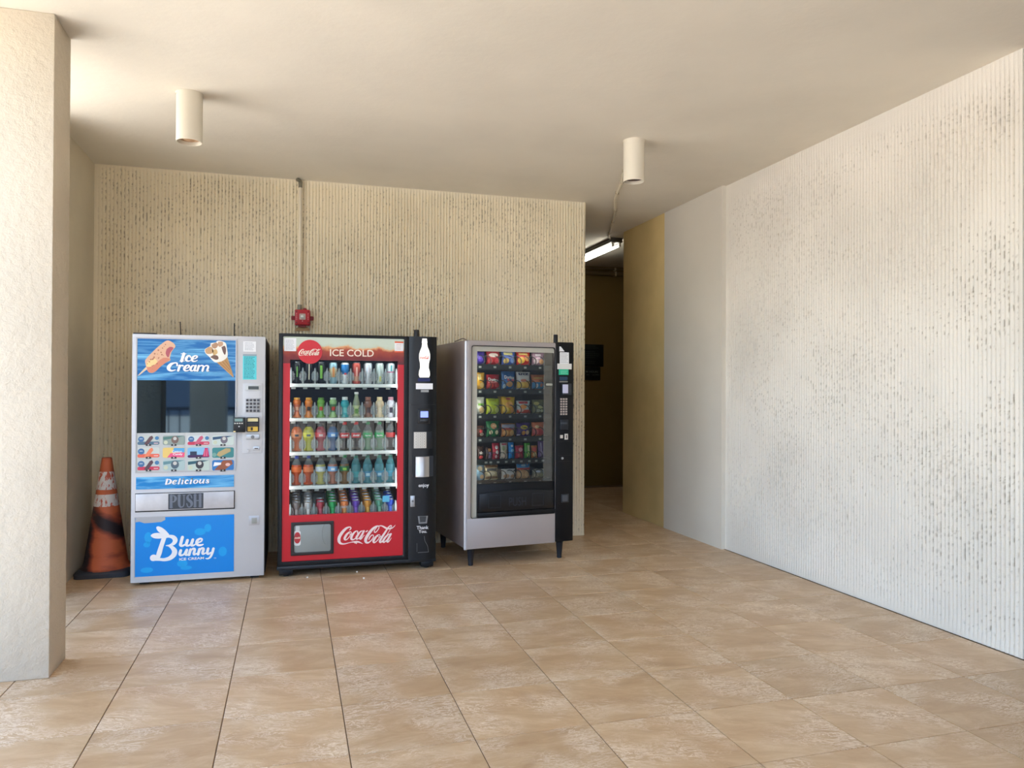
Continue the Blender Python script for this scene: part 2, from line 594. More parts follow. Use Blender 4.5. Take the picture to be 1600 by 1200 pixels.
def fade_back(s, z):
    return np.clip(s / 0.10, 0, 1) * np.clip((H - z) / 0.05, 0.15, 1) * np.clip(z / 0.06, 0.2, 1) * np.ones_like(s * z)
def fade_right(s, z):
    edge = np.clip(s / 0.10, 0, 1) * np.clip((s_right - s) / 0.05, 0.2, 1)
    top = np.clip((H - z - 0.05) / 0.25, 0.1, 1)
    low = np.clip(0.35 + 0.65 * np.clip((z - 0.25) / 1.3, 0, 1) + 0.5 * np.clip((s - 1.6) / 1.2, 0, 1), 0, 1)
    return edge * top * low * np.clip(z / 0.10, 0.25, 1)
s_right = Y1 - Y0
ribbed('wall_back', XE - XL, 0.028, lambda s, z, d: (XL + s, YB - d, z), 3, M_RIB,
       'cream corduroy-ribbed concrete wall behind the vending machines', fade_back, pit_k=0.85)
ribbed('wall_right', s_right, 0.028, lambda s, z, d: (XR - d, Y1 - s, z), 5, M_RIB2,
       'pale corduroy-ribbed concrete wall along the right side', fade_right, pit_k=0.95, depth=0.019)
struct('wall_left', G().box(XL - 0.2, XL, 5.62, YB + 0.18, 0, H), M_WALL, 'short smooth cream wall in the corner behind the traffic cone')
struct('pillar', G().box(-1.75, -1.123, 4.165, 4.449, 0, H), M_PILLAR, 'rough cream stucco pillar standing at the far left', 'pillar', bevel=0.006)
struct('trim_1', G().box(XW, XR + 0.2, Y1, YW, 0, H), M_WHITE, 'smooth white pier between ribbed wall and mustard wall')
struct('wall_corridor', G().box(XW + 0.004, XR + 0.2, YW, YY, 0, H), M_YELLOW, 'mustard painted wall at the mouth of the corridor')
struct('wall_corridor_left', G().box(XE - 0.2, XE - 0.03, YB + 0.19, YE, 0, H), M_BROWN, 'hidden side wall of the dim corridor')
struct('wall_end', G().box(XE - 0.2, 7.2, YE, YE + 0.15, 0, H), M_BROWN, 'brown wall at the end of the corridor, darkened for its dim light')
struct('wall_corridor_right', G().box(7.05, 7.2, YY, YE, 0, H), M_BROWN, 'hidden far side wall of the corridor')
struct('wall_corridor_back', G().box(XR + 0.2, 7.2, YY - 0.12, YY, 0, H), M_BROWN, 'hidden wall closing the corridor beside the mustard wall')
M_SHADE = mat('dark_storefront', (40, 34, 30), rough=0.5)
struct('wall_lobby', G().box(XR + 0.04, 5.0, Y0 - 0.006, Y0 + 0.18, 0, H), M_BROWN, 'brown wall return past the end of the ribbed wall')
struct('wall_lobby_side', G().box(5.0, 5.15, -6.0, Y0 + 0.18, 0, H), M_SHADE, 'brown lobby wall outside the right edge of the view')
struct('ceiling', G().box(-1.95, 7.3, -2.6, YE + 0.2, H, H + 0.3), M_CEIL, 'smooth cream plaster ceiling with soft shadows', 'ceiling')

# floor slab with individually laid tiles
M_TILE = tile_mat()
M_GROUT = mat('grout', (118, 96, 74), rough=0.9)
floor = struct('floor', G().box(-2.3, 7.3, -2.6, YE + 0.2, -0.12, -0.004), M_GROUT, 'beige travertine-look tiled floor with thin grout lines', 'floor')
TX, TY = 0.4976, 0.4790
tile_me = G().box(-TX / 2 + 0.0023, TX / 2 - 0.0023, -TY / 2 + 0.0023, TY / 2 - 0.0023, -0.012, 0).mesh('tile', M_TILE, bevel=0.0012, seg=1)
half = {}
def tile_cut(w, l, sx, sy):
    key = (round(w, 4), round(l, 4))
    if key not in half:
        half[key] = G().box(-w / 2 + 0.0023, w / 2 - 0.0023, -l / 2 + 0.0023, l / 2 - 0.0023, -0.012, 0).mesh('tile', M_TILE)
    return half[key]
far_tiles = G()
for i in range(-6, 14):
    x0, x1 = 0.2248 + i * TX, 0.2248 + (i + 1) * TX
    for j in range(-12, 16):
        y0, y1 = 2.977 + j * TY, 2.977 + (j + 1) * TY
        if y0 < -2.6 or y1 > YE + 0.15 or x0 < -2.3:
            continue
        xa, xb = x0, x1
        if y0 < YB and y1 > Y0:
            if xb > XR:
                xb = XR
            if xb - xa < 0.03:
                continue
        if xb > 6.9:
            continue
        if y1 > 1.0 and xb <= XR + 0.01 and not (y0 > YB + 0.1 and xb < XE - 0.1):
            if abs(xb - xa - TX) < 1e-6:
                t = inst('tile', tile_me, floor, ((xa + xb) / 2, (y0 + y1) / 2, 0))
            else:
                t = inst('tile', tile_cut(xb - xa, TY, 0, 0), floor, ((xa + xb) / 2, (y0 + y1) / 2, 0))
        elif not (y0 > YB + 0.1 and xb < XE - 0.1):
            far_tiles.box(xa + 0.0023, xb - 0.0023, y0 + 0.0023, y1 - 0.0023, -0.012, 0)
ft = far_tiles.build('outer_tiles', M_TILE, floor)
ft['kind'] = 'stuff'

# the world outside the open sides
M_PAVE = mat('sunlit_concrete', (208, 202, 190), rough=0.9, vary=0.12, vscale=0.8)
struct('ground', G().box(-45, -2.3, -2.6, 45, -0.14, -0.02), M_PAVE, 'pale concrete walk outside the open left side', 'ground')
M_ASPH = mat('asphalt', (160, 156, 147), rough=0.9, vary=0.15, vscale=1.5)
struct('driveway', G().box(-45, 45, -45, -2.6, -0.14, -0.02), M_ASPH, 'dark asphalt drive in front of the breezeway', 'ground')
# opposite building and a railing, seen only as dim reflections in the machine fronts
M_FAR = mat('slate_facade', (70, 84, 104), rough=0.7)
struct('opposite_building', G().box(-30, 30, -34, -30, -0.02, 7.0), M_FAR, 'slate blue building across the forecourt', 'building')
struct('outer_column', G().box(-1.75, -1.15, -3.3, -2.8, -0.02, H), M_PILLAR, 'cream column at the open front behind the viewer', 'pillar')
M_DARKM = mat('dark_railing_metal', (40, 44, 52), rough=0.45, metal=0.3)
rail = thing('railing', 'dark metal railing behind the viewer along the forecourt', 'railing', (0, -4.2, -0.02))
G().box(-4.5, 3.5, -0.03, 0.03, 1.0, 1.06).build('top_rail', M_DARKM, rail)
for k in range(41):
    inst('baluster', bpy.data.meshes.get('baluster') or G().box(-0.012, 0.012, -0.012, 0.012, 0.0, 1.0).mesh('baluster', M_DARKM), rail, (-4.5 + k * 0.2, 0, 0))

# ------------------------------------------------------------------ ceiling cans
M_CAN = mat('cream_metal', (226, 218, 200), rough=0.5, bump=0.1, bscale=30)
M_CANIN = mat('can_inside', (176, 142, 108), rough=0.6)
M_CANIN2 = mat('can_inside_dark', (84, 62, 56), rough=0.5)
def ceiling_can(loc, label, inner):
    t = thing('ceiling_downlight', label, 'ceiling light', loc, 0, 'cylinder downlights on the ceiling')
    r, h = 0.077, 0.30
    g = G()
    n = 32
    prof = [(r, 0), (r, -h), (r - 0.004, -h - 0.002), (r - 0.006, -h), (r - 0.006, -0.06)]
    V, Fc = [], []
    for rr_, z in prof:
        for i in range(n):
            a = 2 * PI * i / n
            V.append((rr_ * math.cos(a), rr_ * math.sin(a), z))
    for j in range(len(prof) - 1):
        for i in range(n):
            Fc.append((j * n + i, (j + 1) * n + i, (j + 1) * n + (i + 1) % n, j * n + (i + 1) % n))
    g.add(V, Fc)
    g.build('housing', M_CAN, t, smooth=True)
    G().lathe([(r + 0.004, 0), (r + 0.004, -0.0125), (r, -0.010)], 32).build('ceiling_ring', M_CAN, t, smooth=True)
    G().lathe([(0.03, -h + 0.05), (r - 0.0068, -h + 0.022), (r - 0.0068, -h + 0.026), (0.03, -h + 0.06)], 24).build('reflector', inner, t)
    G().lathe([(0.02, -0.24), (0.034, -0.25), (0.04, -0.27), (0.034, -0.285), (0.016, -0.292), (0.002, -0.293)], 16).build('lamp_bulb', inner, t, smooth=True)
    return t
ceiling_can((-0.619, 5.06, H), 'cream cylinder downlight on the ceiling above the ice cream machine', M_CANIN)
ceiling_can((2.402, 5.06, H), 'cream cylinder downlight on the ceiling near the corridor, with a cable beside it', M_CANIN2)

# surface cable from the second can to the tube light
M_CABLE = mat('painted_cable', (222, 212, 190), rough=0.6)
M_CLIP = mat('cable_clip', (186, 174, 150), rough=0.5, metal=0.1)
cab = thing('surface_cable', 'painted cable clipped along the ceiling between downlight and tube light', 'cable', (0, 0, H))
pth = catmull([(2.44, 5.14, -0.0125), (2.56, 5.5, -0.0125), (2.66, 5.80, -0.0125), (2.78, 6.12, -0.0125), (2.94, 6.60, -0.0125), (3.16, 7.10, -0.0125), (3.32, 7.52, -0.0125), (3.50, 8.00, -0.0125), (3.60, 8.26, -0.0125), (3.70, 8.42, -0.014)], 5)
G().tube(pth, 0.012, 8).build('cable', M_CABLE, cab, smooth=True)
for k in (9, 14, 18, 24, 30, 36):
    x, y, _ = pth[k]
    G().box(x - 0.017, x + 0.017, y - 0.004, y + 0.004, -0.026, -0.001).build('clip', M_CLIP, cab)

# corridor tube light
M_FIX = mat('fixture_metal', (70, 64, 54), rough=0.5)
M_TUBE = mat('lit_tube', (255, 252, 240), rough=0.4, emit=5.5)
tl = thing('tube_light', 'lit fluorescent tube fitting on the corridor ceiling', 'ceiling light', (3.74, 8.34, H))
G().box(-0.075, 0.075, 0, 1.24, -0.055, 0).build('fitting_body', M_FIX, tl, bevel=0.006)
for x in (-0.045, 0.045):
    G().tube([(x, 0.035, -0.085), (x, 1.205, -0.085)], 0.0165, 12).build('tube', M_TUBE, tl, smooth=True)
    G().box(x - 0.012, x + 0.012, 0.008, 0.034, -0.105, -0.055).build('lamp_holder', mat('lamp_holder', (210, 206, 196), 0.5), tl)
    G().box(x - 0.012, x + 0.012, 1.206, 1.232, -0.105, -0.055).build('lamp_holder', mat('lamp_holder', (210, 206, 196), 0.5), tl)

# pipes high on the corridor end wall
M_PIPE = mat('umber_pipe', (112, 92, 62), rough=0.45)
for zc, r, lab in ((3.205, 0.016, 'slim painted pipe just under the corridor ceiling'), (3.135, 0.032, 'thick painted pipe below the slim one on the corridor end wall')):
    t = thing('wall_pipe', lab, 'pipe', (0, YE - 0.045, zc))
    G().tube([(XE, 0, 0), (7.0, 0, 0)], r, 12).build('pipe', M_PIPE, t, smooth=True)
    for x in (3.3, 4.6, 5.9):
        G().box(x - 0.012, x + 0.012, -r - 0.003, 0.045, -r - 0.003, r + 0.003).build('strap', M_CLIP, t)

# signs on the corridor end wall
M_SIGN = mat('black_sign', (14, 18, 18), rough=0.4)
M_SIGNTX = mat('sign_lettering', (120, 128, 120), rough=0.5)
s1 = thing('wall_sign', 'tall black notice sign with small lines of lettering on the corridor end wall', 'sign', (3.95, YE, 1.758))
G().box(0, 0.485, -0.012, 0, 0, 0.327).build('board', M_SIGN, s1, bevel=0.002)
random.seed(3)
for k, w in enumerate((0.16, 0.20, 0.0, 0.14, 0.21, 0.21, 0.15, 0.0, 0.15, 0.14)):
    if w:
        g = G()
        x = 0.205
        zt = 0.296 - k * 0.028
        while x < 0.205 + w:
            ln = random.uniform(0.012, 0.034)
            g.box(x, min(x + ln, 0.205 + w), -0.0128, -0.012, zt, zt + 0.009)
            x += ln + 0.008
        g.build('line_of_lettering', mat('sign_faint', (62, 70, 64), rough=0.5), s1)
s2 = thing('wall_sign', 'small black hours sign below the tall notice sign on the corridor end wall', 'sign', (3.95, YE, 1.558))
G().box(0, 0.435, -0.012, 0, 0, 0.196).build('board', M_SIGN, s2, bevel=0.002)
g = G(); text(g, 'W HOURS', 0.20, 0.40, 0.108, 0.138, -0.0128); g.build('lettering', M_SIGNTX, s2)
g = G(); text(g, 'AM', 0.215, 0.255, 0.07, 0.085, -0.0128); g.build('lettering', M_SIGNTX, s2)
g = G(); text(g, '10 PM', 0.31, 0.41, 0.07, 0.085, -0.0128); g.build('lettering', M_SIGNTX, s2)

# ------------------------------------------------------------------ fire alarm with conduit
M_RED = mat('alarm_red', (186, 22, 34), rough=0.4)
al = thing('fire_alarm_strobe', 'red fire alarm strobe on the ribbed wall above the drinks machine', 'fire alarm', (0.088, YB - 0.008, 2.032))
G().rrect(-0.064, 0.064, -0.068, 0.068, 0.010, -0.050, 0.0).build('back_box', M_RED, al, bevel=0.003)
G().rrect(-0.060, 0.060, -0.062, 0.066, 0.012, -0.066, -0.050).build('cover', M_RED, al, bevel=0.005)
G().rrect(-0.026, 0.026, -0.02, 0.032, 0.006, -0.074, -0.066).build('strobe_bezel', mat('strobe_bezel', (196, 176, 164), 0.35), al, bevel=0.002)
G().lathe([(0.0, -0.012), (0.012, -0.010), (0.016, 0.0), (0.012, 0.010), (0.0, 0.012)], 12, (0, -0.074, 0.006)).build('strobe_lens', mat('strobe_lens', (232, 236, 228), 0.08), al, smooth=True)
G().rrect(-0.004, 0.004, -0.036, -0.028, 0.001, -0.068, -0.066).build('indicator', mat('indicator', (240, 180, 170), 0.3), al)
for x in (-1, 1):
    G().rrect(x * 0.078 - 0.016, x * 0.078 + 0.016, -0.022, 0.014, 0.007, -0.028, -0.006).build('mounting_lug', mat('alarm_red_dark', (128, 14, 26), 0.45), al, bevel=0.002)
    g = G()
    text(g, 'F\nI\nR\nE', x * 0.048 - 0.004, x * 0.048 + 0.004, -0.022, 0.034, -0.0668)
    g.build('lettering', mat('alarm_white', (232, 206, 204), 0.5), al)
    for z in (-0.045, 0.048):
        G().disc(x * 0.049, z, 0.005, -0.0672, -0.066, 8).build('screw_hole', mat('near_black', (16, 16, 18), 0.5), al)
G().disc(0.02, 0.068, 0.018, -0.03, -0.008, 16).build('knockout', mat('alarm_red_dark', (128, 14, 26), 0.45), al)
G().rrect(-0.035, 0.03, -0.082, -0.066, 0.004, -0.045, -0.008).build('lower_lip', mat('alarm_red_dark', (128, 14, 26), 0.45), al)
stain = G().prism([(-0.062, -0.115), (-0.05, -0.09), (-0.03, -0.078), (0.03, -0.078), (0.06, -0.092), (0.062, -0.112)], -0.003, 0.004).build('rust_stain', mat('rust_patch', (186, 150, 104), 0.8, vary=0.25, vscale=30), al)
cd = thing('wall_conduit', 'thin painted conduit running from the ceiling down to the fire alarm', 'conduit', (0.064, YB - 0.03, 0))
M_COND = mat('conduit_paint', (228, 218, 196), rough=0.45)
M_COUP = mat('conduit_coupling', (128, 124, 110), rough=0.4, metal=0.6)
G().tube([(0, 0, 2.125), (0, 0, H - 0.05)], 0.0125, 12).build('pipe', M_COND, cd, smooth=True)
G().tube([(0, 0, 2.102), (0, 0, 2.145)], 0.019, 12).build('coupling', M_COUP, cd, smooth=True)
G().tube([(0, 0, H - 0.075), (0, 0, H - 0.03)], 0.017, 12).build('coupling', M_COUP, cd, smooth=True)
G().tube(catmull([(0, 0, H - 0.05), (0.002, -0.003, H - 0.028), (-0.012, -0.018, H - 0.016), (-0.03, -0.03, H - 0.014)], 5), 0.016, 10).build('elbow', M_COUP, cd, smooth=True)
G().box(-0.026, 0.026, 0.0, 0.028, 2.66, 2.672).build('pipe_strap', M_COND, cd)

# ------------------------------------------------------------------ traffic cone
def cone_mat():
    m = mat('cone_orange', (206, 104, 66), rough=0.6, bump=0.15, bscale=40)
    nt = m.node_tree
    L = nt.links.new
    b = nt.nodes['Principled BSDF']
    tc = nt.nodes.new('ShaderNodeTexCoord')
    mp = nt.nodes.new('ShaderNodeMapping')
    mp.inputs['Rotation'].default_value = (0, math.radians(32), 0)
    mp.inputs['Scale'].default_value = (3, 3, 9)
    n = nt.nodes.new('ShaderNodeTexNoise'); n.inputs['Scale'].default_value = 0.9; n.inputs['Detail'].default_value = 5; n.inputs['Roughness'].default_value = 0.55
    L(tc.outputs['Object'], mp.inputs[0]); L(mp.outputs[0], n.inputs['Vector'])
    # one broad black scorch slanting across the lower flank
    sep = nt.nodes.new('ShaderNodeSeparateXYZ'); L(tc.outputs['Object'], sep.inputs[0])
    a = nt.nodes.new('ShaderNodeMath'); a.operation = 'MULTIPLY_ADD'; a.inputs[1].default_value = 0.80; a.inputs[2].default_value = -0.40
    L(sep.outputs['X'], a.inputs[0])
    s = nt.nodes.new('ShaderNodeMath'); s.operation = 'ADD'; L(a.outputs[0], s.inputs[0]); L(sep.outputs['Z'], s.inputs[1])
    ab = nt.nodes.new('ShaderNodeMath'); ab.operation = 'ABSOLUTE'; L(s.outputs[0], ab.inputs[0])
    mr = nt.nodes.new('ShaderNodeMapRange'); mr.inputs[1].default_value = 0.02; mr.inputs[2].default_value = 0.10; mr.inputs[3].default_value = 0.44; mr.inputs[4].default_value = -0.02
    L(ab.outputs[0], mr.inputs[0])
    # left flank soot below the bands
    lf = nt.nodes.new('ShaderNodeMapRange'); lf.inputs[1].default_value = -0.055; lf.inputs[2].default_value = -0.115; lf.inputs[3].default_value = 0.0; lf.inputs[4].default_value = 0.46
    L(sep.outputs['X'], lf.inputs[0])
    lz = nt.nodes.new('ShaderNodeMapRange'); lz.inputs[1].default_value = 0.50; lz.inputs[2].default_value = 0.38; lz.inputs[3].default_value = 0.0; lz.inputs[4].default_value = 1.0
    L(sep.outputs['Z'], lz.inputs[0])
    lm = nt.nodes.new('ShaderNodeMath'); lm.operation = 'MULTIPLY'; L(lf.outputs[0], lm.inputs[0]); L(lz.outputs[0], lm.inputs[1])
    tp = nt.nodes.new('ShaderNodeMapRange'); tp.inputs[1].default_value = 0.845; tp.inputs[2].default_value = 0.875; tp.inputs[3].default_value = 0.0; tp.inputs[4].default_value = 0.22
    L(sep.outputs['Z'], tp.inputs[0])
    mxm = nt.nodes.new('ShaderNodeMath'); mxm.operation = 'MAXIMUM'; L(mr.outputs[0], mxm.inputs[0]); L(lm.outputs[0], mxm.inputs[1])
    mxm2 = nt.nodes.new('ShaderNodeMath'); mxm2.operation = 'MAXIMUM'; L(mxm.outputs[0], mxm2.inputs[0]); L(tp.outputs[0], mxm2.inputs[1])
    sm = nt.nodes.new('ShaderNodeMath'); sm.operation = 'ADD'; L(n.outputs['Fac'], sm.inputs[0]); L(mxm2.outputs[0], sm.inputs[1])
    rp = nt.nodes.new('ShaderNodeValToRGB')
    e = rp.color_ramp.elements
    e[0].position = 0.0; e[0].color = (*lin((214, 118, 76)), 1)
    e[1].position = 0.84; e[1].color = (*lin((46, 34, 38)), 1)
    k = rp.color_ramp.elements.new(0.52); k.color = (*lin((204, 104, 66)), 1)
    k = rp.color_ramp.elements.new(0.66); k.color = (*lin((150, 72, 52)), 1)
    L(sm.outputs[0], rp.inputs['Fac']); L(rp.outputs['Color'], b.inputs['Base Color'])
    return m
def band_mat():
    m = mat('reflective_band', (226, 220, 214), rough=0.5)
    nt = m.node_tree
    L = nt.links.new
    b = nt.nodes['Principled BSDF']
    tc = nt.nodes.new('ShaderNodeTexCoord')
    mp = nt.nodes.new('ShaderNodeMapping'); mp.inputs['Scale'].default_value = (1.6, 1.6, 0.6)
    n = nt.nodes.new('ShaderNodeTexNoise'); n.inputs['Scale'].default_value = 22; n.inputs['Detail'].default_value = 5; n.inputs['Roughness'].default_value = 0.7
    rp = nt.nodes.new('ShaderNodeValToRGB')
    rp.color_ramp.elements[0].position = 0.53; rp.color_ramp.elements[0].color = (*lin((224, 218, 214)), 1)
    rp.color_ramp.elements[1].position = 0.57; rp.color_ramp.elements[1].color = (*lin((196, 88, 62)), 1)
    L(tc.outputs['Object'], mp.inputs[0]); L(mp.outputs[0], n.inputs['Vector']); L(n.outputs['Fac'], rp.inputs['Fac']); L(rp.outputs['Color'], b.inputs['Base Color'])
    return m
M_RUBBER = mat('black_rubber', (52, 56, 66), rough=0.55, bump=0.2, bscale=50)
cone = thing('traffic_cone', 'scorched orange traffic cone with two peeling white bands on a black base', 'traffic cone', (-1.352, 6.42, 0), 0.02)
CR0, CR1, CH0, CH1 = 0.158, 0.034, 0.045, 0.880
def cone_r(z):
    return CR0 + (CR1 - CR0) * (z - CH0) / (CH1 - CH0)
G().prism([(0, 0)] * 0 + rr(-0.19, 0.19, -0.19, 0.19, 0.06, 4), 0, 0.04)
gb = G()
pl = rr(-0.19, 0.19, -0.19, 0.19, 0.055, 4)
n_ = len(pl)
lv = [(1.0, 0.0), (1.0, 0.030), (0.95, 0.042), (0.86, 0.048)]
V, Fc = [], []
for sc_, z in lv:
    V += [(x * sc_, y * sc_, z) for x, y in pl]
for j in range(len(lv) - 1):
    for i in range(n_):
        Fc.append((j * n_ + i, j * n_ + (i + 1) % n_, (j + 1) * n_ + (i + 1) % n_, (j + 1) * n_ + i))
Fc.append(tuple(range(n_ - 1, -1, -1)))
Fc.append(tuple((len(lv) - 1) * n_ + i for i in range(n_)))
gb.add(V, Fc)
gb.build('base', M_RUBBER, cone, smooth=True)
prof = [(CR0 + 0.022, CH0), (CR0 + 0.012, CH0 + 0.006), (CR0 + 0.003, CH0 + 0.020)] + [(cone_r(z), z) for z in np.linspace(CH0 + 0.05, CH1 - 0.006, 16)] + [(CR1 - 0.003, CH1), (CR1 - 0.012, CH1), (CR1 - 0.016, CH1 - 0.02)]
G().lathe(prof, 40).build('cone_body', cone_mat(), cone, smooth=True, ang=50)
M_BAND = band_mat()
for z0, z1 in ((0.640, 0.775), (0.515, 0.605)):
    G().lathe([(cone_r(z0) + 0.0005, z0)] + [(cone_r(z) + 0.0016, z) for z in np.linspace(z0 + 0.001, z1 - 0.001, 5)] + [(cone_r(z1) + 0.0005, z1)], 40).build('reflective_band', M_BAND, cone, smooth=True, label='peeling white reflective band')
# ------------------------------------------------------------------ lettering drawn as brush strokes
COKE = [  # cursive soft-drink script: strokes of (x, y, width), y downwards
    [(405, 248, 20), (436, 210, 26), (425, 182, 26), (380, 182, 36), (310, 218, 56), (230, 302, 68), (165, 402, 72), (148, 490, 70), (168, 552, 58), (222, 580, 38), (290, 580, 27), (360, 562, 21), (430, 545, 18), (500, 534, 30), (560, 530, 44), (620, 536, 38), (670, 555, 24), (720, 580, 5)],
    [(530, 545, 44), (565, 560, 34), (567, 586, 4)],
    [(428, 288, 20), (390, 302, 30), (330, 362, 52), (288, 440, 56), (292, 478, 42), (332, 478, 24), (390, 420, 18), (430, 352, 16), (445, 308, 16), (425, 286, 16)],
    [(398, 290, 12), (396, 330, 12), (430, 354, 12), (472, 332, 11)],
    [(592, 322, 24), (600, 286, 24), (570, 272, 24), (520, 302, 38), (462, 382, 54), (444, 450, 54), (472, 480, 38), (530, 460, 23), (600, 400, 14), (622, 368, 11)],
    [(730, 276, 18), (700, 270, 20), (650, 302, 36), (592, 382, 50), (564, 440, 50), (584, 466, 32), (632, 438, 18), (700, 352, 13), (735, 292, 13)],
    [(748, 272, 44), (702, 362, 48), (652, 448, 50), (682, 458, 32), (722, 410, 18), (765, 370, 9)],
    [(798, 288, 26), (834, 266, 24)],
    [(1110, 152, 20), (1060, 158, 38), (980, 204, 56), (890, 302, 66), (812, 422, 70), (788, 500, 68), (808, 546, 52), (862, 548, 33), (930, 490, 23), (978, 412, 20), (964, 367, 20), (930, 377, 23), (890, 422, 26), (865, 475, 18)],
    [(1102, 156, 18), (1110, 192, 18), (1070, 262, 20), (1022, 304, 23), (996, 290, 20), (1010, 242, 18), (1060, 182, 16)],
    [(1095, 155, 22), (1160, 146, 24), (1220, 168, 38), (1280, 202, 43), (1350, 216, 36), (1420, 202, 26), (1470, 165, 17), (1505, 125, 5)],
    [(1118, 362, 18), (1080, 372, 28), (1022, 432, 50), (978, 510, 54), (988, 546, 40), (1026, 538, 23), (1086, 480, 18), (1130, 410, 16), (1134, 372, 16), (1114, 358, 16)],
    [(1092, 358, 11), (1086, 400, 11), (1120, 420, 11), (1160, 400, 11)],
    [(1388, 192, 16), (1414, 152, 18), (1385, 142, 23), (1330, 192, 33), (1252, 312, 46), (1174, 432, 50), (1130, 518, 50), (1152, 542, 38), (1200, 500, 20), (1290, 380, 13), (1370, 252, 13), (1400, 192, 14)],
    [(1384, 347, 18), (1340, 352, 26), (1272, 412, 44), (1224, 480, 48), (1208, 528, 46), (1242, 538, 30), (1300, 480, 18), (1370, 392, 13)],
    [(1398, 342, 44), (1342, 440, 48), (1304, 516, 48), (1332, 533, 30), (1380, 480, 16), (1410, 435, 7)],
]
def script(g, strokes, conv, k, y0, y1, n=5, wk=1.0):
    for st in strokes:
        P = []
        for x, y, w in st:
            u, v = conv(x, y)
            P.append((u, v, w * k * wk))
        g.stroke(P, y0, y1, n)
    return g

BUNNYB = [
    [(430, 300, 95), (392, 420, 92), (352, 540, 96), (320, 650, 105), (292, 735, 96)],
    [(200, 772, 90), (330, 784, 66), (430, 790, 72), (540, 760, 92), (620, 690, 108), (640, 612, 108), (592, 542, 80), (520, 502, 40), (470, 498, 22)],
    [(430, 312, 78), (520, 302, 66), (608, 322, 88), (652, 382, 102), (620, 450, 80), (540, 490, 40), (460, 496, 12)],
]
LUE = [
    [(803, 322, 66), (776, 420, 66), (764, 485, 66), (800, 503, 48), (850, 480, 42)],
    [(908, 385, 62), (884, 465, 62), (897, 498, 48), (950, 488, 38), (1000, 430, 38)],
    [(1018, 375, 62), (988, 480, 62), (1030, 494, 42), (1072, 468, 28)],
    [(1112, 440, 36), (1188, 412, 34), (1210, 368, 38), (1172, 352, 42), (1114, 390, 60), (1098, 448, 62), (1132, 488, 50), (1200, 485, 40), (1235, 470, 22)],
]
UNNY = [
    [(768, 598, 62), (748, 670, 62), (772, 698, 48), (830, 680, 38), (870, 605, 32)],
    [(893, 588, 60), (872, 680, 60), (910, 692, 38)],
    [(972, 580, 60), (940, 690, 60)], [(960, 620, 32), (1020, 564, 46), (1058, 578, 56), (1040, 655, 58), (1052, 682, 46), (1100, 660, 28)],
    [(1158, 570, 60), (1128, 680, 60)], [(1150, 610, 32), (1200, 555, 46), (1242, 568, 56), (1222, 645, 58), (1236, 672, 42), (1290, 650, 28)],
    [(1338, 560, 58), (1318, 645, 58), (1342, 672, 44), (1400, 640, 34)],
    [(1448, 560, 58), (1420, 660, 54), (1380, 738, 46), (1330, 768, 34), (1290, 765, 22)],
]
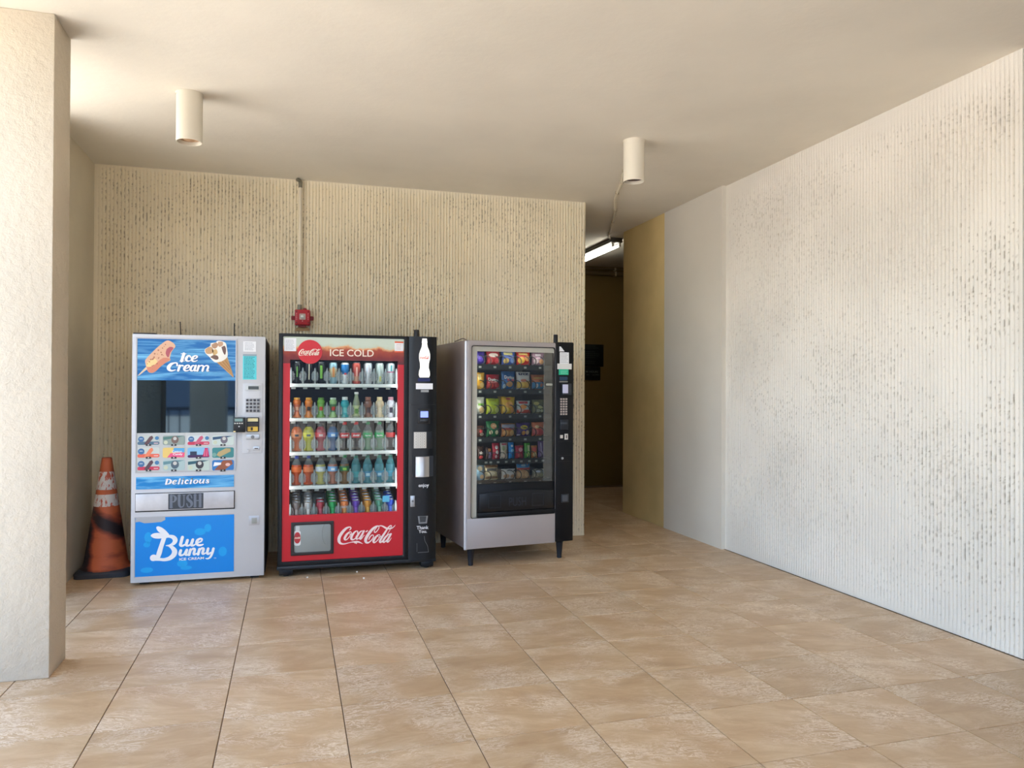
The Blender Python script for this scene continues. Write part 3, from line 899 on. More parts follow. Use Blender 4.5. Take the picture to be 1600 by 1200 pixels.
# italic serif capitals and small letters on a 115-unit cap height, y upwards
SER = {
    'I': (78, [[(55, 112, 42), (25, 3, 42)], [(15, 112, 9), (88, 112, 9)], [(0, 3, 9), (66, 3, 9)]]),
    'c': (78, [[(68, 62, 22), (55, 82, 22), (30, 78, 28), (8, 45, 38), (8, 18, 34), (32, 2, 20), (68, 12, 11)]]),
    'e': (88, [[(10, 32, 13), (55, 45, 15), (78, 72, 26), (58, 86, 18), (24, 68, 30), (6, 30, 38), (18, 4, 24), (55, 3, 15), (82, 18, 9)]]),
    'C': (140, [[(130, 78, 24), (128, 112, 22), (92, 116, 20), (42, 96, 40), (8, 52, 52), (14, 18, 42), (52, 0, 24), (108, 14, 12)]]),
    'r': (82, [[(25, 78, 34), (3, 3, 34)], [(0, 80, 9), (30, 80, 9)], [(18, 45, 16), (46, 78, 20), (72, 76, 27)]]),
    'a': (102, [[(70, 76, 15), (40, 80, 22), (10, 48, 34), (8, 12, 30), (38, 4, 18), (74, 44, 11)], [(84, 80, 30), (64, 12, 32), (98, 5, 13)]]),
    'm': (180, [[(22, 78, 32), (2, 3, 32)], [(18, 55, 11), (56, 82, 20), (90, 68, 28), (76, 3, 32)], [(90, 52, 11), (128, 82, 20), (162, 68, 28), (146, 8, 32), (172, 5, 12)]]),
    'D': (128, [[(42, 110, 40), (14, 4, 40)], [(8, 111, 9), (60, 111, 9)], [(0, 3, 9), (40, 3, 9)], [(40, 110, 11), (88, 108, 20), (118, 74, 42), (100, 26, 42), (56, 4, 18), (10, 4, 11)]]),
    'l': (48, [[(42, 112, 36), (10, 4, 36)], [(20, 112, 9), (50, 112, 9)], [(-4, 3, 9), (38, 3, 9)]]),
    'i': (48, [[(30, 78, 36), (10, 4, 36)], [(8, 80, 9), (36, 80, 9)], [(-4, 3, 9), (36, 3, 9)], [(38, 110, 32), (40, 112, 32)]]),
    'o': (96, [[(64, 82, 16), (30, 72, 32), (10, 36, 38), (24, 4, 20), (50, 4, 16), (80, 28, 34), (88, 62, 32), (62, 82, 16)]]),
    'u': (112, [[(28, 82, 34), (10, 28, 34), (26, 4, 22), (58, 16, 13), (84, 60, 11)], [(104, 82, 34), (84, 10, 34), (108, 5, 12)]]),
    's': (80, [[(70, 62, 20), (54, 82, 15), (28, 70, 27), (40, 46, 36), (64, 22, 34), (44, 2, 15), (14, 8, 17), (8, 24, 16)]]),
    'P': (92, [[(18, 4, 27), (18, 112, 27)], [(0, 112, 8), (30, 112, 8)], [(0, 3, 8), (38, 3, 8)], [(20, 111, 9), (56, 110, 14), (78, 84, 28), (56, 55, 14), (20, 55, 9)]]),
    'U': (100, [[(18, 112, 27), (18, 36, 27), (30, 8, 22), (52, 2, 15), (76, 14, 12), (82, 40, 10), (82, 112, 10)], [(0, 112, 8), (38, 112, 8)], [(68, 112, 8), (96, 112, 8)]]),
    'S': (84, [[(72, 84, 12), (58, 112, 11), (30, 112, 15), (14, 88, 26), (34, 64, 30), (62, 48, 30), (72, 24, 26), (52, 2, 15), (22, 4, 11), (6, 32, 12)]]),
    'H': (110, [[(18, 4, 27), (18, 112, 27)], [(86, 4, 27), (86, 112, 27)], [(18, 58, 10), (86, 58, 10)], [(0, 112, 8), (36, 112, 8)], [(0, 3, 8), (36, 3, 8)], [(68, 112, 8), (104, 112, 8)], [(68, 3, 8), (104, 3, 8)]]),
}
def serif(g, word, u0, u1, v0, k_h, y0, y1, gap=4):
    tot = sum(SER[c][0] for c in word) + gap * (len(word) - 1)
    kx = (u1 - u0) / tot
    x = 0
    for c in word:
        adv, sts = SER[c]
        for st in sts:
            g.stroke([(u0 + (x + a) * kx, v0 + b * k_h, w * (kx + k_h) / 2) for a, b, w in st], y0, y1, 5)
        x += adv + gap
    return g

def sticker_lines(parent, u0, u1, v0, v1, d, rows, m, seed, frac=0.8, th=0.4):
    rnd = random.Random(seed)
    g = G()
    step = (v1 - v0) / rows
    for k in range(rows):
        x = u0
        zc = v1 - (k + 0.5) * step
        end = u0 + (u1 - u0) * (frac + (1 - frac) * rnd.random())
        while x < end:
            l = rnd.uniform(0.06, 0.2) * (u1 - u0)
            g.box(x, min(x + l, end), d - 0.0003, d, zc - step * th / 2, zc + step * th / 2)
            x += l + 0.03 * (u1 - u0)
    o = g.build('fine_print', m, parent)
    o['kind'] = 'stuff'
    return o

# ------------------------------------------------------------------ ice cream vending machine
ICE = Frame((-1.092, 5.925, 0), 0.0)
M_SILVER = mat('silver_enamel', (206, 208, 212), rough=0.42, vary=0.04, vscale=3, spec=0.4)
M_SILVER2 = mat('silver_trim', (188, 190, 194), rough=0.32, metal=0.35)
M_CHAR = mat('charcoal_side', (36, 36, 42), rough=0.5)
M_BLACK = mat('black_plastic', (20, 22, 26), rough=0.4)
M_DGLASS = mat('tinted_display_glass', (8, 14, 22), rough=0.03, spec=1.0)
M_DGLASS.node_tree.nodes['Principled BSDF'].inputs['Specular Tint'].default_value = (0.55, 0.8, 1.0, 1)
M_WHITEP = mat('white_paper', (238, 240, 242), rough=0.6)
M_WHITEV = mat('white_vinyl', (246, 246, 248), rough=0.4)
M_INK = mat('printed_ink', (70, 74, 90), rough=0.6)
W_ICE, TOP_ICE = 0.905, 1.800
ice = thing('ice_cream_vending_machine', 'silver ice cream vending machine with blue posters, left of the drinks machine', 'vending machine', ICE.loc)
G().box(0.004, W_ICE + 0.006, 0.045, 0.86, 0.03, TOP_ICE - 0.012).build('cabinet', M_CHAR, ice, bevel=0.006)
G().box(0, W_ICE, 0.0, 0.045, 0.022, TOP_ICE).build('door', M_SILVER, ice, bevel=0.005)
for u in (0.05, W_ICE - 0.1):
    for d in (0.06, 0.72):
        G().box(u, u + 0.06, d, d + 0.06, 0, 0.03).build('foot', M_BLACK, ice)
# raised edge of the window column
R = ICE.rect
u0, _, _, v1 = R(214.5, 368, 529, 595)
uL, uR = R(214, 367.5, 640, 650)[:2]
vh0, vh1 = R(214, 368, 530.5, 594.5)[2:]
vg0 = R(214, 368, 594.5, 676)[2]
vc0 = R(214, 368, 676, 736)[2]
# frame around glass
g = G()
g.box(uL - 0.008, uL, -0.006, 0.0, vc0 - 0.006, vh1 + 0.008)
g.box(uR, uR + 0.008, -0.006, 0.0, vc0 - 0.006, vh1 + 0.008)
g.box(uL, uR, -0.006, 0.0, vh1, vh1 + 0.008)
g.box(uL, uR, -0.006, 0.0, vc0 - 0.006, vc0)
g.build('window_frame', M_SILVER2, ice)
hd = G().box(uL, uR, -0.003, 0.0, vh0, vh1).build('header_poster', streak_mat('ripple_blue', (24, 108, 178), (128, 204, 240), 1.6, 16), ice, label='blue rippling-water poster reading Ice Cream')
pan = G().box(uL, uR, -0.002, 0.0, vg0, vh0).build('display_panel', M_DGLASS, ice, label='dark tinted display glass')
crd = G().box(uL, uR, -0.002, 0.0, vc0, vg0).build('menu_panel', mat('menu_grey', (196, 200, 200), 0.3), ice)
# popsicle and cone pictures
def zp7(x, y):
    return ICE.uv(210 + x / 9.697, 525 + y / 9.697)
def shape(parent, pts, name, rgb, y0, y1, conv, rough=0.35, smooth_n=3):
    P = [conv(*p) for p in (catmull(pts + [pts[0]], smooth_n)[:-1] if smooth_n else pts)]
    return G().prism(P, y0, y1).build(name, rgbm(rgb, rough), parent)
shape(hd, [(50, 600), (175, 470), (200, 500), (75, 595)], 'picture_stick', (222, 204, 172), -0.0036, -0.003, zp7, smooth_n=0)
shape(hd, [(172, 430), (165, 370), (220, 300), (330, 190), (420, 115), (480, 75), (530, 72), (600, 115), (622, 160), (600, 190), (560, 250), (540, 330), (545, 370), (480, 400), (400, 460), (330, 530), (270, 560), (215, 545), (185, 490)], 'picture_popsicle', (226, 182, 150), -0.0040, -0.003, zp7)
shape(hd, [(190, 480), (250, 440), (330, 410), (440, 330), (545, 350), (480, 402), (400, 462), (330, 530), (270, 558), (215, 543)], 'picture_popsicle_shade', (214, 138, 110), -0.0043, -0.004, zp7)
shape(hd, [(180, 420), (230, 370), (300, 340), (350, 390), (300, 440), (230, 470), (195, 460)], 'picture_popsicle_glow', (240, 214, 150), -0.0044, -0.004, zp7)
shape(hd, [(490, 200), (540, 165), (590, 175), (585, 200), (545, 250), (520, 320), (495, 310), (475, 260)], 'picture_popsicle_core', (176, 88, 100), -0.0045, -0.004, zp7)
rnd = random.Random(5)
for k in range(26):
    t, s_ = rnd.random(), rnd.uniform(-0.8, 0.8)
    x = 220 + 280 * t + s_ * 60
    y = 460 - 330 * t + s_ * 75
    if 470 < x and y > 160:
        continue
    c = zp7(x, y)
    G().disc(c[0], c[1], rnd.uniform(0.003, 0.006), -0.0048, -0.0044, 7).build('nut_piece', rgbm(rnd.choice([(178, 112, 84), (196, 128, 96), (160, 92, 70)]), 0.4), hd)
shape(hd, [(1195, 360), (1260, 400), (1400, 300), (1410, 320), (1505, 620), (1495, 625), (1250, 400)], 'picture_waffle_cone', (206, 164, 106), -0.0036, -0.003, zp7, smooth_n=0)
shape(hd, [(1240, 395), (1330, 390), (1400, 330), (1440, 410), (1505, 620), (1400, 530)], 'picture_waffle_shade', (190, 146, 90), -0.0038, -0.003, zp7, smooth_n=0)
for k in range(3):
    a, b_ = zp7(1290 + k * 45, 400 - k * 12), zp7(1425 + k * 20, 530 - k * 18)
    G().stroke([(a[0], a[1], 0.004), (b_[0], b_[1], 0.003)], -0.0042, -0.0038).build('waffle_line', rgbm((150, 104, 60), 0.4), hd)
shape(hd, [(1070, 200), (1100, 180), (1150, 150), (1160, 110), (1230, 100), (1260, 75), (1330, 80), (1385, 110), (1400, 180), (1415, 270), (1400, 330), (1330, 380), (1250, 400), (1200, 385), (1140, 320), (1085, 270), (1065, 230)], 'picture_cone_cream', (244, 240, 228), -0.0042, -0.003, zp7)
for pts, c in (([(1070, 210), (1130, 165), (1180, 180), (1200, 240), (1160, 270), (1090, 265)], (196, 158, 116)), ([(1170, 130), (1240, 100), (1270, 140), (1230, 190), (1180, 175)], (180, 142, 112)),
               ([(1270, 90), (1335, 90), (1340, 140), (1290, 165), (1265, 130)], (200, 160, 128)), ([(1150, 320), (1200, 290), (1260, 300), (1275, 345), (1230, 360)], (120, 88, 74)),
               ([(1320, 170), (1370, 150), (1390, 210), (1375, 285), (1345, 250)], (112, 84, 76)), ([(1180, 215), (1240, 200), (1260, 260), (1200, 290)], (214, 178, 120))):
    shape(hd, pts, 'cone_topping', c, -0.0046, -0.0042, zp7)
def word7(word, x0, x1, ybase, capy, parent, name):
    a, b_ = zp7(x0, ybase), zp7(x1, ybase)
    kh = (zp7(x0, capy)[1] - a[1]) / 115
    serif(G(), word, a[0] + 0.002, b_[0] + 0.002, a[1] - 0.002, kh, -0.0036, -0.003).build('letter_shadow', rgbm((24, 60, 110), 0.4), parent)
    return serif(G(), word, a[0], b_[0], a[1], kh, -0.0046, -0.0036).build(name, M_WHITEV, parent, label='white italic lettering %s' % word)
word7('Ice', 690, 962, 382, 266, hd, 'lettering')
word7('Cream', 512, 1138, 526, 408, hd, 'lettering')
# twelve product cards
CX = [(214.8, 249.5), (254.4, 289.0), (293.0, 327.6), (331.6, 365.4)]
CY = [(680.5, 695.2), (699.2, 715.0), (718.6, 734.8)]
CARDS = [[((196, 204, 198), (88, 120, 142), (104, 78, 84)), ((150, 164, 158), (84, 128, 124), (126, 104, 98)), ((206, 214, 216), (206, 62, 92), (208, 98, 128)), ((206, 220, 214), (48, 84, 116), (116, 110, 124))],
         [((206, 212, 206), (234, 110, 88), (240, 140, 104)), ((238, 206, 122), (236, 92, 140), (92, 172, 224)), ((140, 194, 230), (70, 36, 90), (206, 36, 100)), ((62, 138, 140), (46, 118, 122), (188, 168, 118))],
         [((200, 208, 206), (206, 62, 92), (96, 72, 84)), ((176, 200, 200), (108, 150, 158), (84, 104, 118)), ((196, 212, 202), (44, 92, 108), (58, 58, 66)), ((46, 122, 190), (150, 84, 58), (196, 88, 52))]]
for r_ in range(3):
    for c_ in range(4):
        a0, a1, b0, b1 = R(CX[c_][0], CX[c_][1], CY[r_][0], CY[r_][1])
        bg_, c1, c2 = CARDS[r_][c_]
        w, h = a1 - a0, b1 - b0
        card = G().rrect(a0, a1, b0, b1, 0.012, -0.004, -0.002, 3).build('product_card', rgbm(bg_, 0.3), ice)
        pic = (r_ * 4 + c_)
        if pic in (0, 2, 4, 8):
            G().rrect(a0 + 0.001, a1 - 0.001, b0 + 0.001, b0 + h * 0.36, 0.010, -0.0046, -0.004, 3).build('print_band', rgbm(c1, 0.3), card)
            P = [(a0 + w * 0.30, b0 + h * 0.12), (a0 + w * 0.38, b0 + h * 0.02), (a0 + w * 0.52, b0 + h * 0.16), (a0 + w * 0.72, b0 + h * 0.75), (a0 + w * 0.66, b0 + h * 0.98), (a0 + w * 0.56, b0 + h * 0.9)]
            G().prism(P, -0.0052, -0.0046).build('print_bar', rgbm(c2, 0.3), card)
            G().disc(a0 + w * 0.17, b0 + h * 0.62, h * 0.30, -0.0052, -0.0046, 18).build('print_badge', rgbm((74, 118, 164), 0.3), card)
            g = G()
            g.box(a0 + w * 0.10, a0 + w * 0.24, -0.0056, -0.0052, b0 + h * 0.62, b0 + h * 0.70)
            g.build('badge_print', rgbm((190, 206, 220), 0.3), card)
            if pic != 4:
                G().disc(a0 + w * 0.88, b0 + h * 0.72, h * 0.2, -0.0052, -0.0046, 14).build('print_badge', rgbm((74, 130, 176), 0.3), card)
            g = G().box(a0 + w * 0.74, a0 + w * 0.94, -0.0050, -0.0046, b0 + h * 0.13, b0 + h * 0.22); g.build('badge_print', rgbm((230, 196, 196), 0.3), card)
        elif pic == 5:
            G().prism([(a0 + w * 0.5, b1 - 0.002), (a1 - 0.002, b1 - 0.004), (a1 - 0.002, b0 + h * 0.5), (a0 + w * 0.45, b0 + h * 0.55)], -0.0045, -0.004).build('print_band', rgbm(c2, 0.3), card)
            G().prism([(a0 + w * 0.2, b0 + 0.002), (a1 - 0.004, b0 + 0.002), (a1 - 0.002, b0 + h * 0.5), (a0 + w * 0.35, b0 + h * 0.45)], -0.0046, -0.004).build('print_band', rgbm(c1, 0.3), card)
            g = G(); text(g, 'Cotton', a0 + w * 0.42, a0 + w * 0.86, b0 + h * 0.5, b0 + h * 0.72, -0.0052, 0.02); text(g, 'Candy', a0 + w * 0.46, a0 + w * 0.9, b0 + h * 0.18, b0 + h * 0.44, -0.0052, 0.02)
            g.build('print_lettering', M_WHITEV, card)
        elif pic == 6:
            G().rrect(a0 + 0.001, a1 - 0.001, b0 + 0.001, b0 + h * 0.28, 0.01, -0.0046, -0.004, 3).build('print_band', rgbm(c1, 0.3), card)
            G().prism([(a0 + w * 0.68, b0 + h * 0.1), (a0 + w * 0.98, b0 + h * 0.1), (a0 + w * 0.92, b0 + h * 0.95), (a0 + w * 0.78, b0 + h * 0.95)], -0.005, -0.004).build('print_bar', rgbm(c2, 0.3), card)
            for q in (0.76, 0.85):
                G().prism([(a0 + w * q, b0 + h * 0.15), (a0 + w * (q + 0.03), b0 + h * 0.15), (a0 + w * (q + 0.04), b0 + h * 0.85), (a0 + w * (q + 0.02), b0 + h * 0.85)], -0.0054, -0.005).build('print_stripe', rgbm((232, 150, 176), 0.3), card)
            G().box(a0 + w * 0.12, a0 + w * 0.42, -0.0052, -0.0046, b0 + h * 0.26, b0 + h * 0.62).build('print_block', rgbm((44, 58, 84), 0.3), card)
        elif pic == 7:
            P = [(a0 + w * 0.2, b0 + h * 0.25), (a0 + w * 0.35, b0 + h * 0.08), (a0 + w * 0.85, b0 + h * 0.6), (a0 + w * 0.84, b0 + h * 0.9), (a0 + w * 0.62, b0 + h * 0.92), (a0 + w * 0.28, b0 + h * 0.55)]
            G().prism([P[i] for i in range(6)], -0.0048, -0.004).build('print_bar', rgbm(c2, 0.3), card)
            G().disc(a0 + w * 0.1, b0 + h * 0.3, h * 0.2, -0.0048, -0.004, 12).build('print_badge', rgbm((120, 170, 160), 0.3), card)
        elif pic == 11:
            G().prism([(a0 + w * 0.1, b0 + h * 0.05), (a0 + w * 0.55, b0 + h * 0.02), (a0 + w * 0.95, b0 + h * 0.6), (a0 + w * 0.9, b0 + h * 0.97), (a0 + w * 0.5, b0 + h * 0.95), (a0 + w * 0.3, b0 + h * 0.5)], -0.0046, -0.004).build('print_bar', rgbm(c1, 0.3), card)
            G().prism([(a0 + w * 0.05, b0 + h * 0.4), (a0 + w * 0.1, b0 + h * 0.8), (a0 + w * 0.42, b0 + h * 0.75), (a0 + w * 0.4, b0 + h * 0.55)], -0.0052, -0.0046).build('print_block', M_WHITEV, card)
            G().disc(a0 + w * 0.72, b0 + h * 0.55, h * 0.22, -0.0052, -0.0046, 12, h * 0.16).build('print_badge', rgbm((236, 190, 180), 0.3), card)
        else:
            G().prism([(a0 + 0.004, b0 + h * 0.55), (a0 + w * 0.4, b0 + h * 0.66), (a1 - 0.004, b1 - 0.004), (a0 + w * 0.6, b1 - 0.003), (a0 + 0.003, b0 + h * 0.85)], -0.0046, -0.004).build('print_band', rgbm(c1, 0.3), card)
            G().disc(a0 + w * 0.55, b0 + h * 0.55, h * 0.36, -0.0052, -0.0046, 16, h * 0.4).build('print_scoop', rgbm(c2, 0.3), card)
            G().disc(a0 + w * 0.55, b0 + h * 0.68, h * 0.18, -0.0056, -0.0052, 12).build('print_scoop_top', rgbm((206, 206, 200), 0.3), card)
            G().disc(a0 + w * 0.14, b0 + h * 0.28, h * 0.2, -0.0052, -0.0046, 12).build('print_badge', rgbm((206, 212, 186), 0.3), card)
        G().box(a0 + w * 0.38, a0 + w * 0.62, -0.006, -0.002, b0 - h * 0.10, b0 + h * 0.09).build('price_label', rgbm((58, 58, 60), 0.4), card)
        G().box(a0 + w * 0.47, a0 + w * 0.53, -0.0064, -0.006, b0 - h * 0.05, b0 + h * 0.05).build('price_digit', rgbm((216, 216, 210), 0.4), card)
# Delicious strip
a0, a1, b0, b1 = R(212.6, 365.6, 743.8, 762.6)
dl = G().box(a0, a1, -0.004, 0, b0, b1).build('slogan_strip', streak_mat('satin_blue', (20, 132, 206), (126, 206, 244), 1.4, 14, dist=2.0), ice, label='blue satin strip reading Delicious')
def zp6(x, y):
    return ICE.uv(205 + x / 9.412, 672 + y / 9.412)
p0, p1 = zp6(503, 796), zp6(1150, 788)
kh = (zp6(503, 722)[1] - p0[1]) / 115
serif(G(), 'Delicious', p0[0] + 0.002, p1[0] + 0.002, p0[1] - 0.002, kh, -0.0046, -0.004, 26).build('letter_shadow', rgbm((18, 50, 92), 0.4), dl)
serif(G(), 'Delicious', p0[0], p1[0], p0[1], kh, -0.0056, -0.0046, 26).build('lettering', M_WHITEV, dl)
# delivery flap
a0, a1, b0, b1 = R(212.2, 365.6, 769.5, 796.5)
G().box(a0 - 0.004, a1 + 0.006, -0.0015, 0.002, b0 - 0.006, b1 + 0.004).build('flap_recess', M_BLACK, ice)
fl = G().box(a0, a1, -0.014, -0.0015, b0 + 0.004, b1).build('delivery_flap', mat('worn_steel', (206, 206, 210), rough=0.38, metal=0.25, vary=0.16, vscale=7), ice, bevel=0.002, label='scuffed silver push flap')
a0, a1, b0, b1 = R(263, 317.8, 771, 795, -0.014)
pp = G().box(a0, a1, -0.0155, -0.014, b0, b1).build('push_plate', rgbm((62, 68, 76), 0.5), fl)
serif(G(), 'PUSH', a0 + 0.010, a1 - 0.010, b0 + 0.012, (b1 - b0 - 0.022) / 115, -0.0162, -0.0155, 14).build('push_lettering', rgbm((112, 120, 134), 0.5), fl)
# logo poster
a0, a1, b0, b1 = R(211.2, 365.6, 806.5, 897)
po = G().box(a0, a1, -0.003, 0, b0, b1).build('logo_poster', mat('vivid_blue', (0, 138, 228), rough=0.35), ice, label='bright blue ice cream brand poster')
G().box(a0 - 0.006, a0, -0.005, 0, b0 - 0.006, b1 + 0.004).build('poster_rail', M_SILVER2, ice)
G().box(a0 - 0.006, a1, -0.005, 0, b1, b1 + 0.005).build('poster_rail', M_SILVER2, ice)
def zp5(x, y):
    return ICE.uv(225 + x / 13.333, 815 + y / 13.333)
KZ = (zp5(1000, 500)[0] - zp5(0, 500)[0]) / 1000
# pale torn strip at the top left corner
tq = [ICE.uv(*p) for p in ((212, 808.5), (258, 806.5), (258.5, 812), (252, 815.5), (240, 816.5), (226, 817.5), (218, 815), (212, 816))]
G().prism(tq, -0.0036, -0.003).build('torn_patch', rgbm((176, 178, 182), 0.5), po, label='grey bare patch where the poster is torn')
M_PALE = mat('pale_blue_print', (20, 166, 238), rough=0.35)
for cx, cy, rx, rz_ in ((90, 330, 80, 120), (1170, 210, 120, 80), (1330, 130, 75, 90), (800, 870, 110, 80), (880, 960, 120, 45), (60, 1010, 130, 60), (1640, 620, 90, 110), (60, 480, 70, 60)):
    c = zp5(cx, cy)
    r_x = min(rx * KZ, a1 - c[0] - 0.002, c[0] - a0 - 0.002)
    if r_x > 0.004:
        G().disc(c[0], c[1], r_x, -0.0034, -0.003, 22, rz_ * KZ).build('pale_splash', M_PALE, po)
lg = G()
script(lg, BUNNYB, zp5, KZ, -0.0046, -0.0036)
c = zp5(200, 752)
lg.disc(c[0], c[1], 74 * KZ, -0.00495, -0.0036, 24)
for ear in ([(262, 108), (300, 95), (370, 120), (440, 170), (500, 232), (520, 268), (450, 330), (400, 270), (330, 230), (280, 180), (258, 132)], [(140, 290), (180, 252), (260, 235), (340, 240), (420, 270), (440, 330), (380, 345), (300, 352), (220, 345), (165, 320)]):
    lg.prism([zp5(*p) for p in catmull(ear + [ear[0]], 3)[:-1]], -0.0050 - 0.0001 * (ear[0][0] > 200), -0.0036)
lg.build('logo_initial', M_WHITEV, po, label='white capital B with two leaf-shaped tips')
script(G(), LUE, zp5, KZ, -0.0046, -0.0036).build('logo_lettering', M_WHITEV, po)
script(G(), UNNY, zp5, KZ, -0.0046, -0.0036).build('logo_lettering', M_WHITEV, po)
p0, p1 = (zp5(735, 790)[0], zp5(735, 810)[1]), (zp5(1252, 770)[0], zp5(735, 757)[1])
g = G(); text(g, 'ICE CREAM', p0[0], p1[0], p0[1], p1[1], -0.0042, 0.03); g.build('logo_small_lettering', M_WHITEV, po)
p0, p1 = zp5(1455, 772), zp5(1505, 745)
g = G(); text(g, 'TM', p0[0], p1[0], p0[1], p1[1], -0.0042); g.build('logo_mark', M_WHITEV, po)
# control side
a0, a1, b0, b1 = R(380, 400, 533.5, 549.5)
st = G().box(a0, a1, -0.0015, 0, b0, b1).build('notice_sticker', M_WHITEP, ice)
sticker_lines(st, a0 + 0.012, a1 - 0.012, b0 + 0.008, b1 - 0.006, -0.0015, 6, rgbm((120, 124, 140), 0.6), 4, th=0.22)
a0, a1, b0, b1 = R(379.5, 400.8, 553.5, 593)
st = G().box(a0, a1, -0.0015, 0, b0, b1).build('notice_sticker', rgbm((96, 214, 222), 0.5), ice, label='cyan instruction sticker')
G().box(a0, a1, -0.002, -0.0015, b1 - 0.014, b1).build('sticker_heading', rgbm((150, 166, 176), 0.5), st)
sticker_lines(st, a0 + 0.008, a1 - 0.008, b0 + 0.006, b1 - 0.016, -0.0016, 15, rgbm((34, 110, 124), 0.6), 5, th=0.4)
a0, a1, b0, b1 = R(379, 410, 599, 708)
G().box(a0, a1, -0.004, 0, b0, b1).build('control_plate', M_SILVER, ice, bevel=0.0015)
a0, a1, b0, b1 = R(383, 406, 602, 610)
dp = G().box(a0, a1, -0.010, -0.004, b0, b1).build('price_display', rgbm((200, 204, 204), 0.35), ice, bevel=0.002)
a0, a1, b0, b1 = R(388, 404.5, 603.5, 608.5)
G().box(a0, a1, -0.0108, -0.010, b0, b1).build('display_window', rgbm((66, 74, 74), 0.2), dp)
a0, a1, b0, b1 = R(383.6, 406.4, 622.5, 644.5)
kp = G().box(a0, a1, -0.008, -0.004, b0, b1).build('keypad', rgbm((186, 188, 192), 0.4), ice, bevel=0.002)
key_me = G().box(-0.0085, 0.0085, -0.0055, 0, -0.0085, 0.0085).mesh('key', rgbm((70, 70, 76), 0.4), bevel=0.0015)
for i in range(4):
    for j in range(4):
        o = inst('key', key_me, kp, (a0 + (i + 0.5) * (a1 - a0) / 4, -0.008, b0 + (j + 0.5) * (b1 - b0) / 4))
a0, a1, b0, b1 = R(385.5, 405, 652, 674.5)
bv = G().box(a0, a1, -0.030, -0.004, b0, b1).build('bill_validator', M_BLACK, ice, bevel=0.004)
h = b1 - b0
G().box(a0 + 0.008, a1 - 0.008, -0.031, -0.030, b1 - h * 0.28, b1 - h * 0.06).build('validator_label', rgbm((236, 222, 168), 0.5), bv)
G().box(a0 + 0.006, a1 - 0.006, -0.038, -0.030, b0 + h * 0.42, b0 + h * 0.60).build('bill_slot', rgbm((34, 28, 26), 0.3), bv)
G().box(a0 + 0.008, a1 - 0.008, -0.031, -0.030, b0 + h * 0.05, b0 + h * 0.36).build('validator_label', rgbm((222, 186, 74), 0.5), bv, label='yellow bill insertion label')
G().box(a0 + 0.03, a0 + 0.045, -0.0316, -0.031, b0 + h * 0.10, b0 + h * 0.32).build('label_mark', rgbm((60, 48, 24), 0.5), bv)
a0, a1, b0, b1 = R(364.6, 383, 652.5, 675.5, -0.05)
cr = G().prism([(a0, b0), (a1, b0), (a1, b1), (a0 + 0.006, b1)], -0.060, -0.002).build('card_reader', M_BLACK, ice, bevel=0.004)
w, h = a1 - a0, b1 - b0
G().box(a0 + w * 0.12, a0 + w * 0.80, -0.0612, -0.060, b1 - h * 0.26, b1 - h * 0.06).build('reader_screen', rgbm((128, 158, 154), 0.15), cr)
for i in range(4):
    G().box(a0 + w * (0.08 + 0.2 * i), a0 + w * (0.22 + 0.2 * i), -0.0622, -0.060, b0 + h * 0.58, b0 + h * 0.65).build('reader_key', rgbm((206, 206, 200), 0.4), cr)
g = G().disc(a0 + w * 0.49, b0 + h * 0.40, w * 0.06, -0.0606, -0.060, 10); g.build('reader_mark', rgbm((206, 206, 206), 0.4), cr)
G().box(a0 + w * 0.02, a0 + w * 0.2, -0.0612, -0.060, b0 + h * 0.02, b0 + h * 0.10).build('reader_tab', rgbm((236, 214, 150), 0.4), cr)
a0, a1, b0, b1 = R(384.6, 405.2, 678.6, 686.8)
cs = G().box(a0, a1, -0.012, -0.004, b0, b1).build('coin_plate', mat('brushed_steel', (190, 192, 194), 0.3, 0.7), ice, bevel=0.002)
G().disc((a0 + a1) / 2, (b0 + b1) / 2, 0.013, -0.018, -0.012, 16).build('coin_button', rgbm((120, 122, 124), 0.3), cs)
a0, a1, b0, b1 = R(395.5, 405.6, 697.5, 703.5)
cs = G().box(a0, a1, -0.008, -0.004, b0, b1).build('return_slot', mat('brushed_steel', (190, 192, 194), 0.3, 0.7), ice, bevel=0.001)
G().box(a0 + 0.01, a1 - 0.01, -0.0086, -0.008, (b0 + b1) / 2 - 0.003, (b0 + b1) / 2 + 0.003).build('slot_opening', rgbm((60, 46, 38), 0.5), cs)
c = ICE.uv(387, 704)
G().disc(c[0], c[1], 0.009, -0.014, -0.004, 14).build('lock', mat('brushed_steel', (190, 192, 194), 0.3, 0.7), ice)
a0, a1, b0, b1 = R(389, 405.5, 806, 820.5)
cs = G().box(a0, a1, -0.003, 0, b0, b1).build('coin_return', M_SILVER2, ice, bevel=0.001)
a0, a1, b0, b1 = R(393, 401.5, 809, 818)
G().box(a0, a1, -0.006, -0.003, b0, b1).build('return_door', rgbm((158, 160, 154), 0.4), cs, bevel=0.002)
# bits on top
for x, y, lean in ((283, 521, -0.008), (366, 522, 0.0)):
    u, v = ICE.uv(x, y, 0.75)
    G().tube([(u, 0.75, TOP_ICE - 0.014), (u + lean, 0.752, TOP_ICE + 0.155)], 0.0042, 6).build('antenna_rod', M_BLACK, ice)
wire = catmull([(0.42, 0.12, TOP_ICE - 0.005), (0.48, 0.14, TOP_ICE + 0.002), (0.55, 0.16, TOP_ICE + 0.012), (0.63, 0.15, TOP_ICE + 0.010), (0.72, 0.14, TOP_ICE + 0.001), (0.80, 0.13, TOP_ICE - 0.006)], 5)
G().tube(wire, 0.003, 6).build('loose_wire', M_BLACK, ice)
G().box(0.0, 0.15, 0.03, 0.10, TOP_ICE - 0.002, TOP_ICE + 0.010).build('top_gasket', M_CHAR, ice, bevel=0.003)
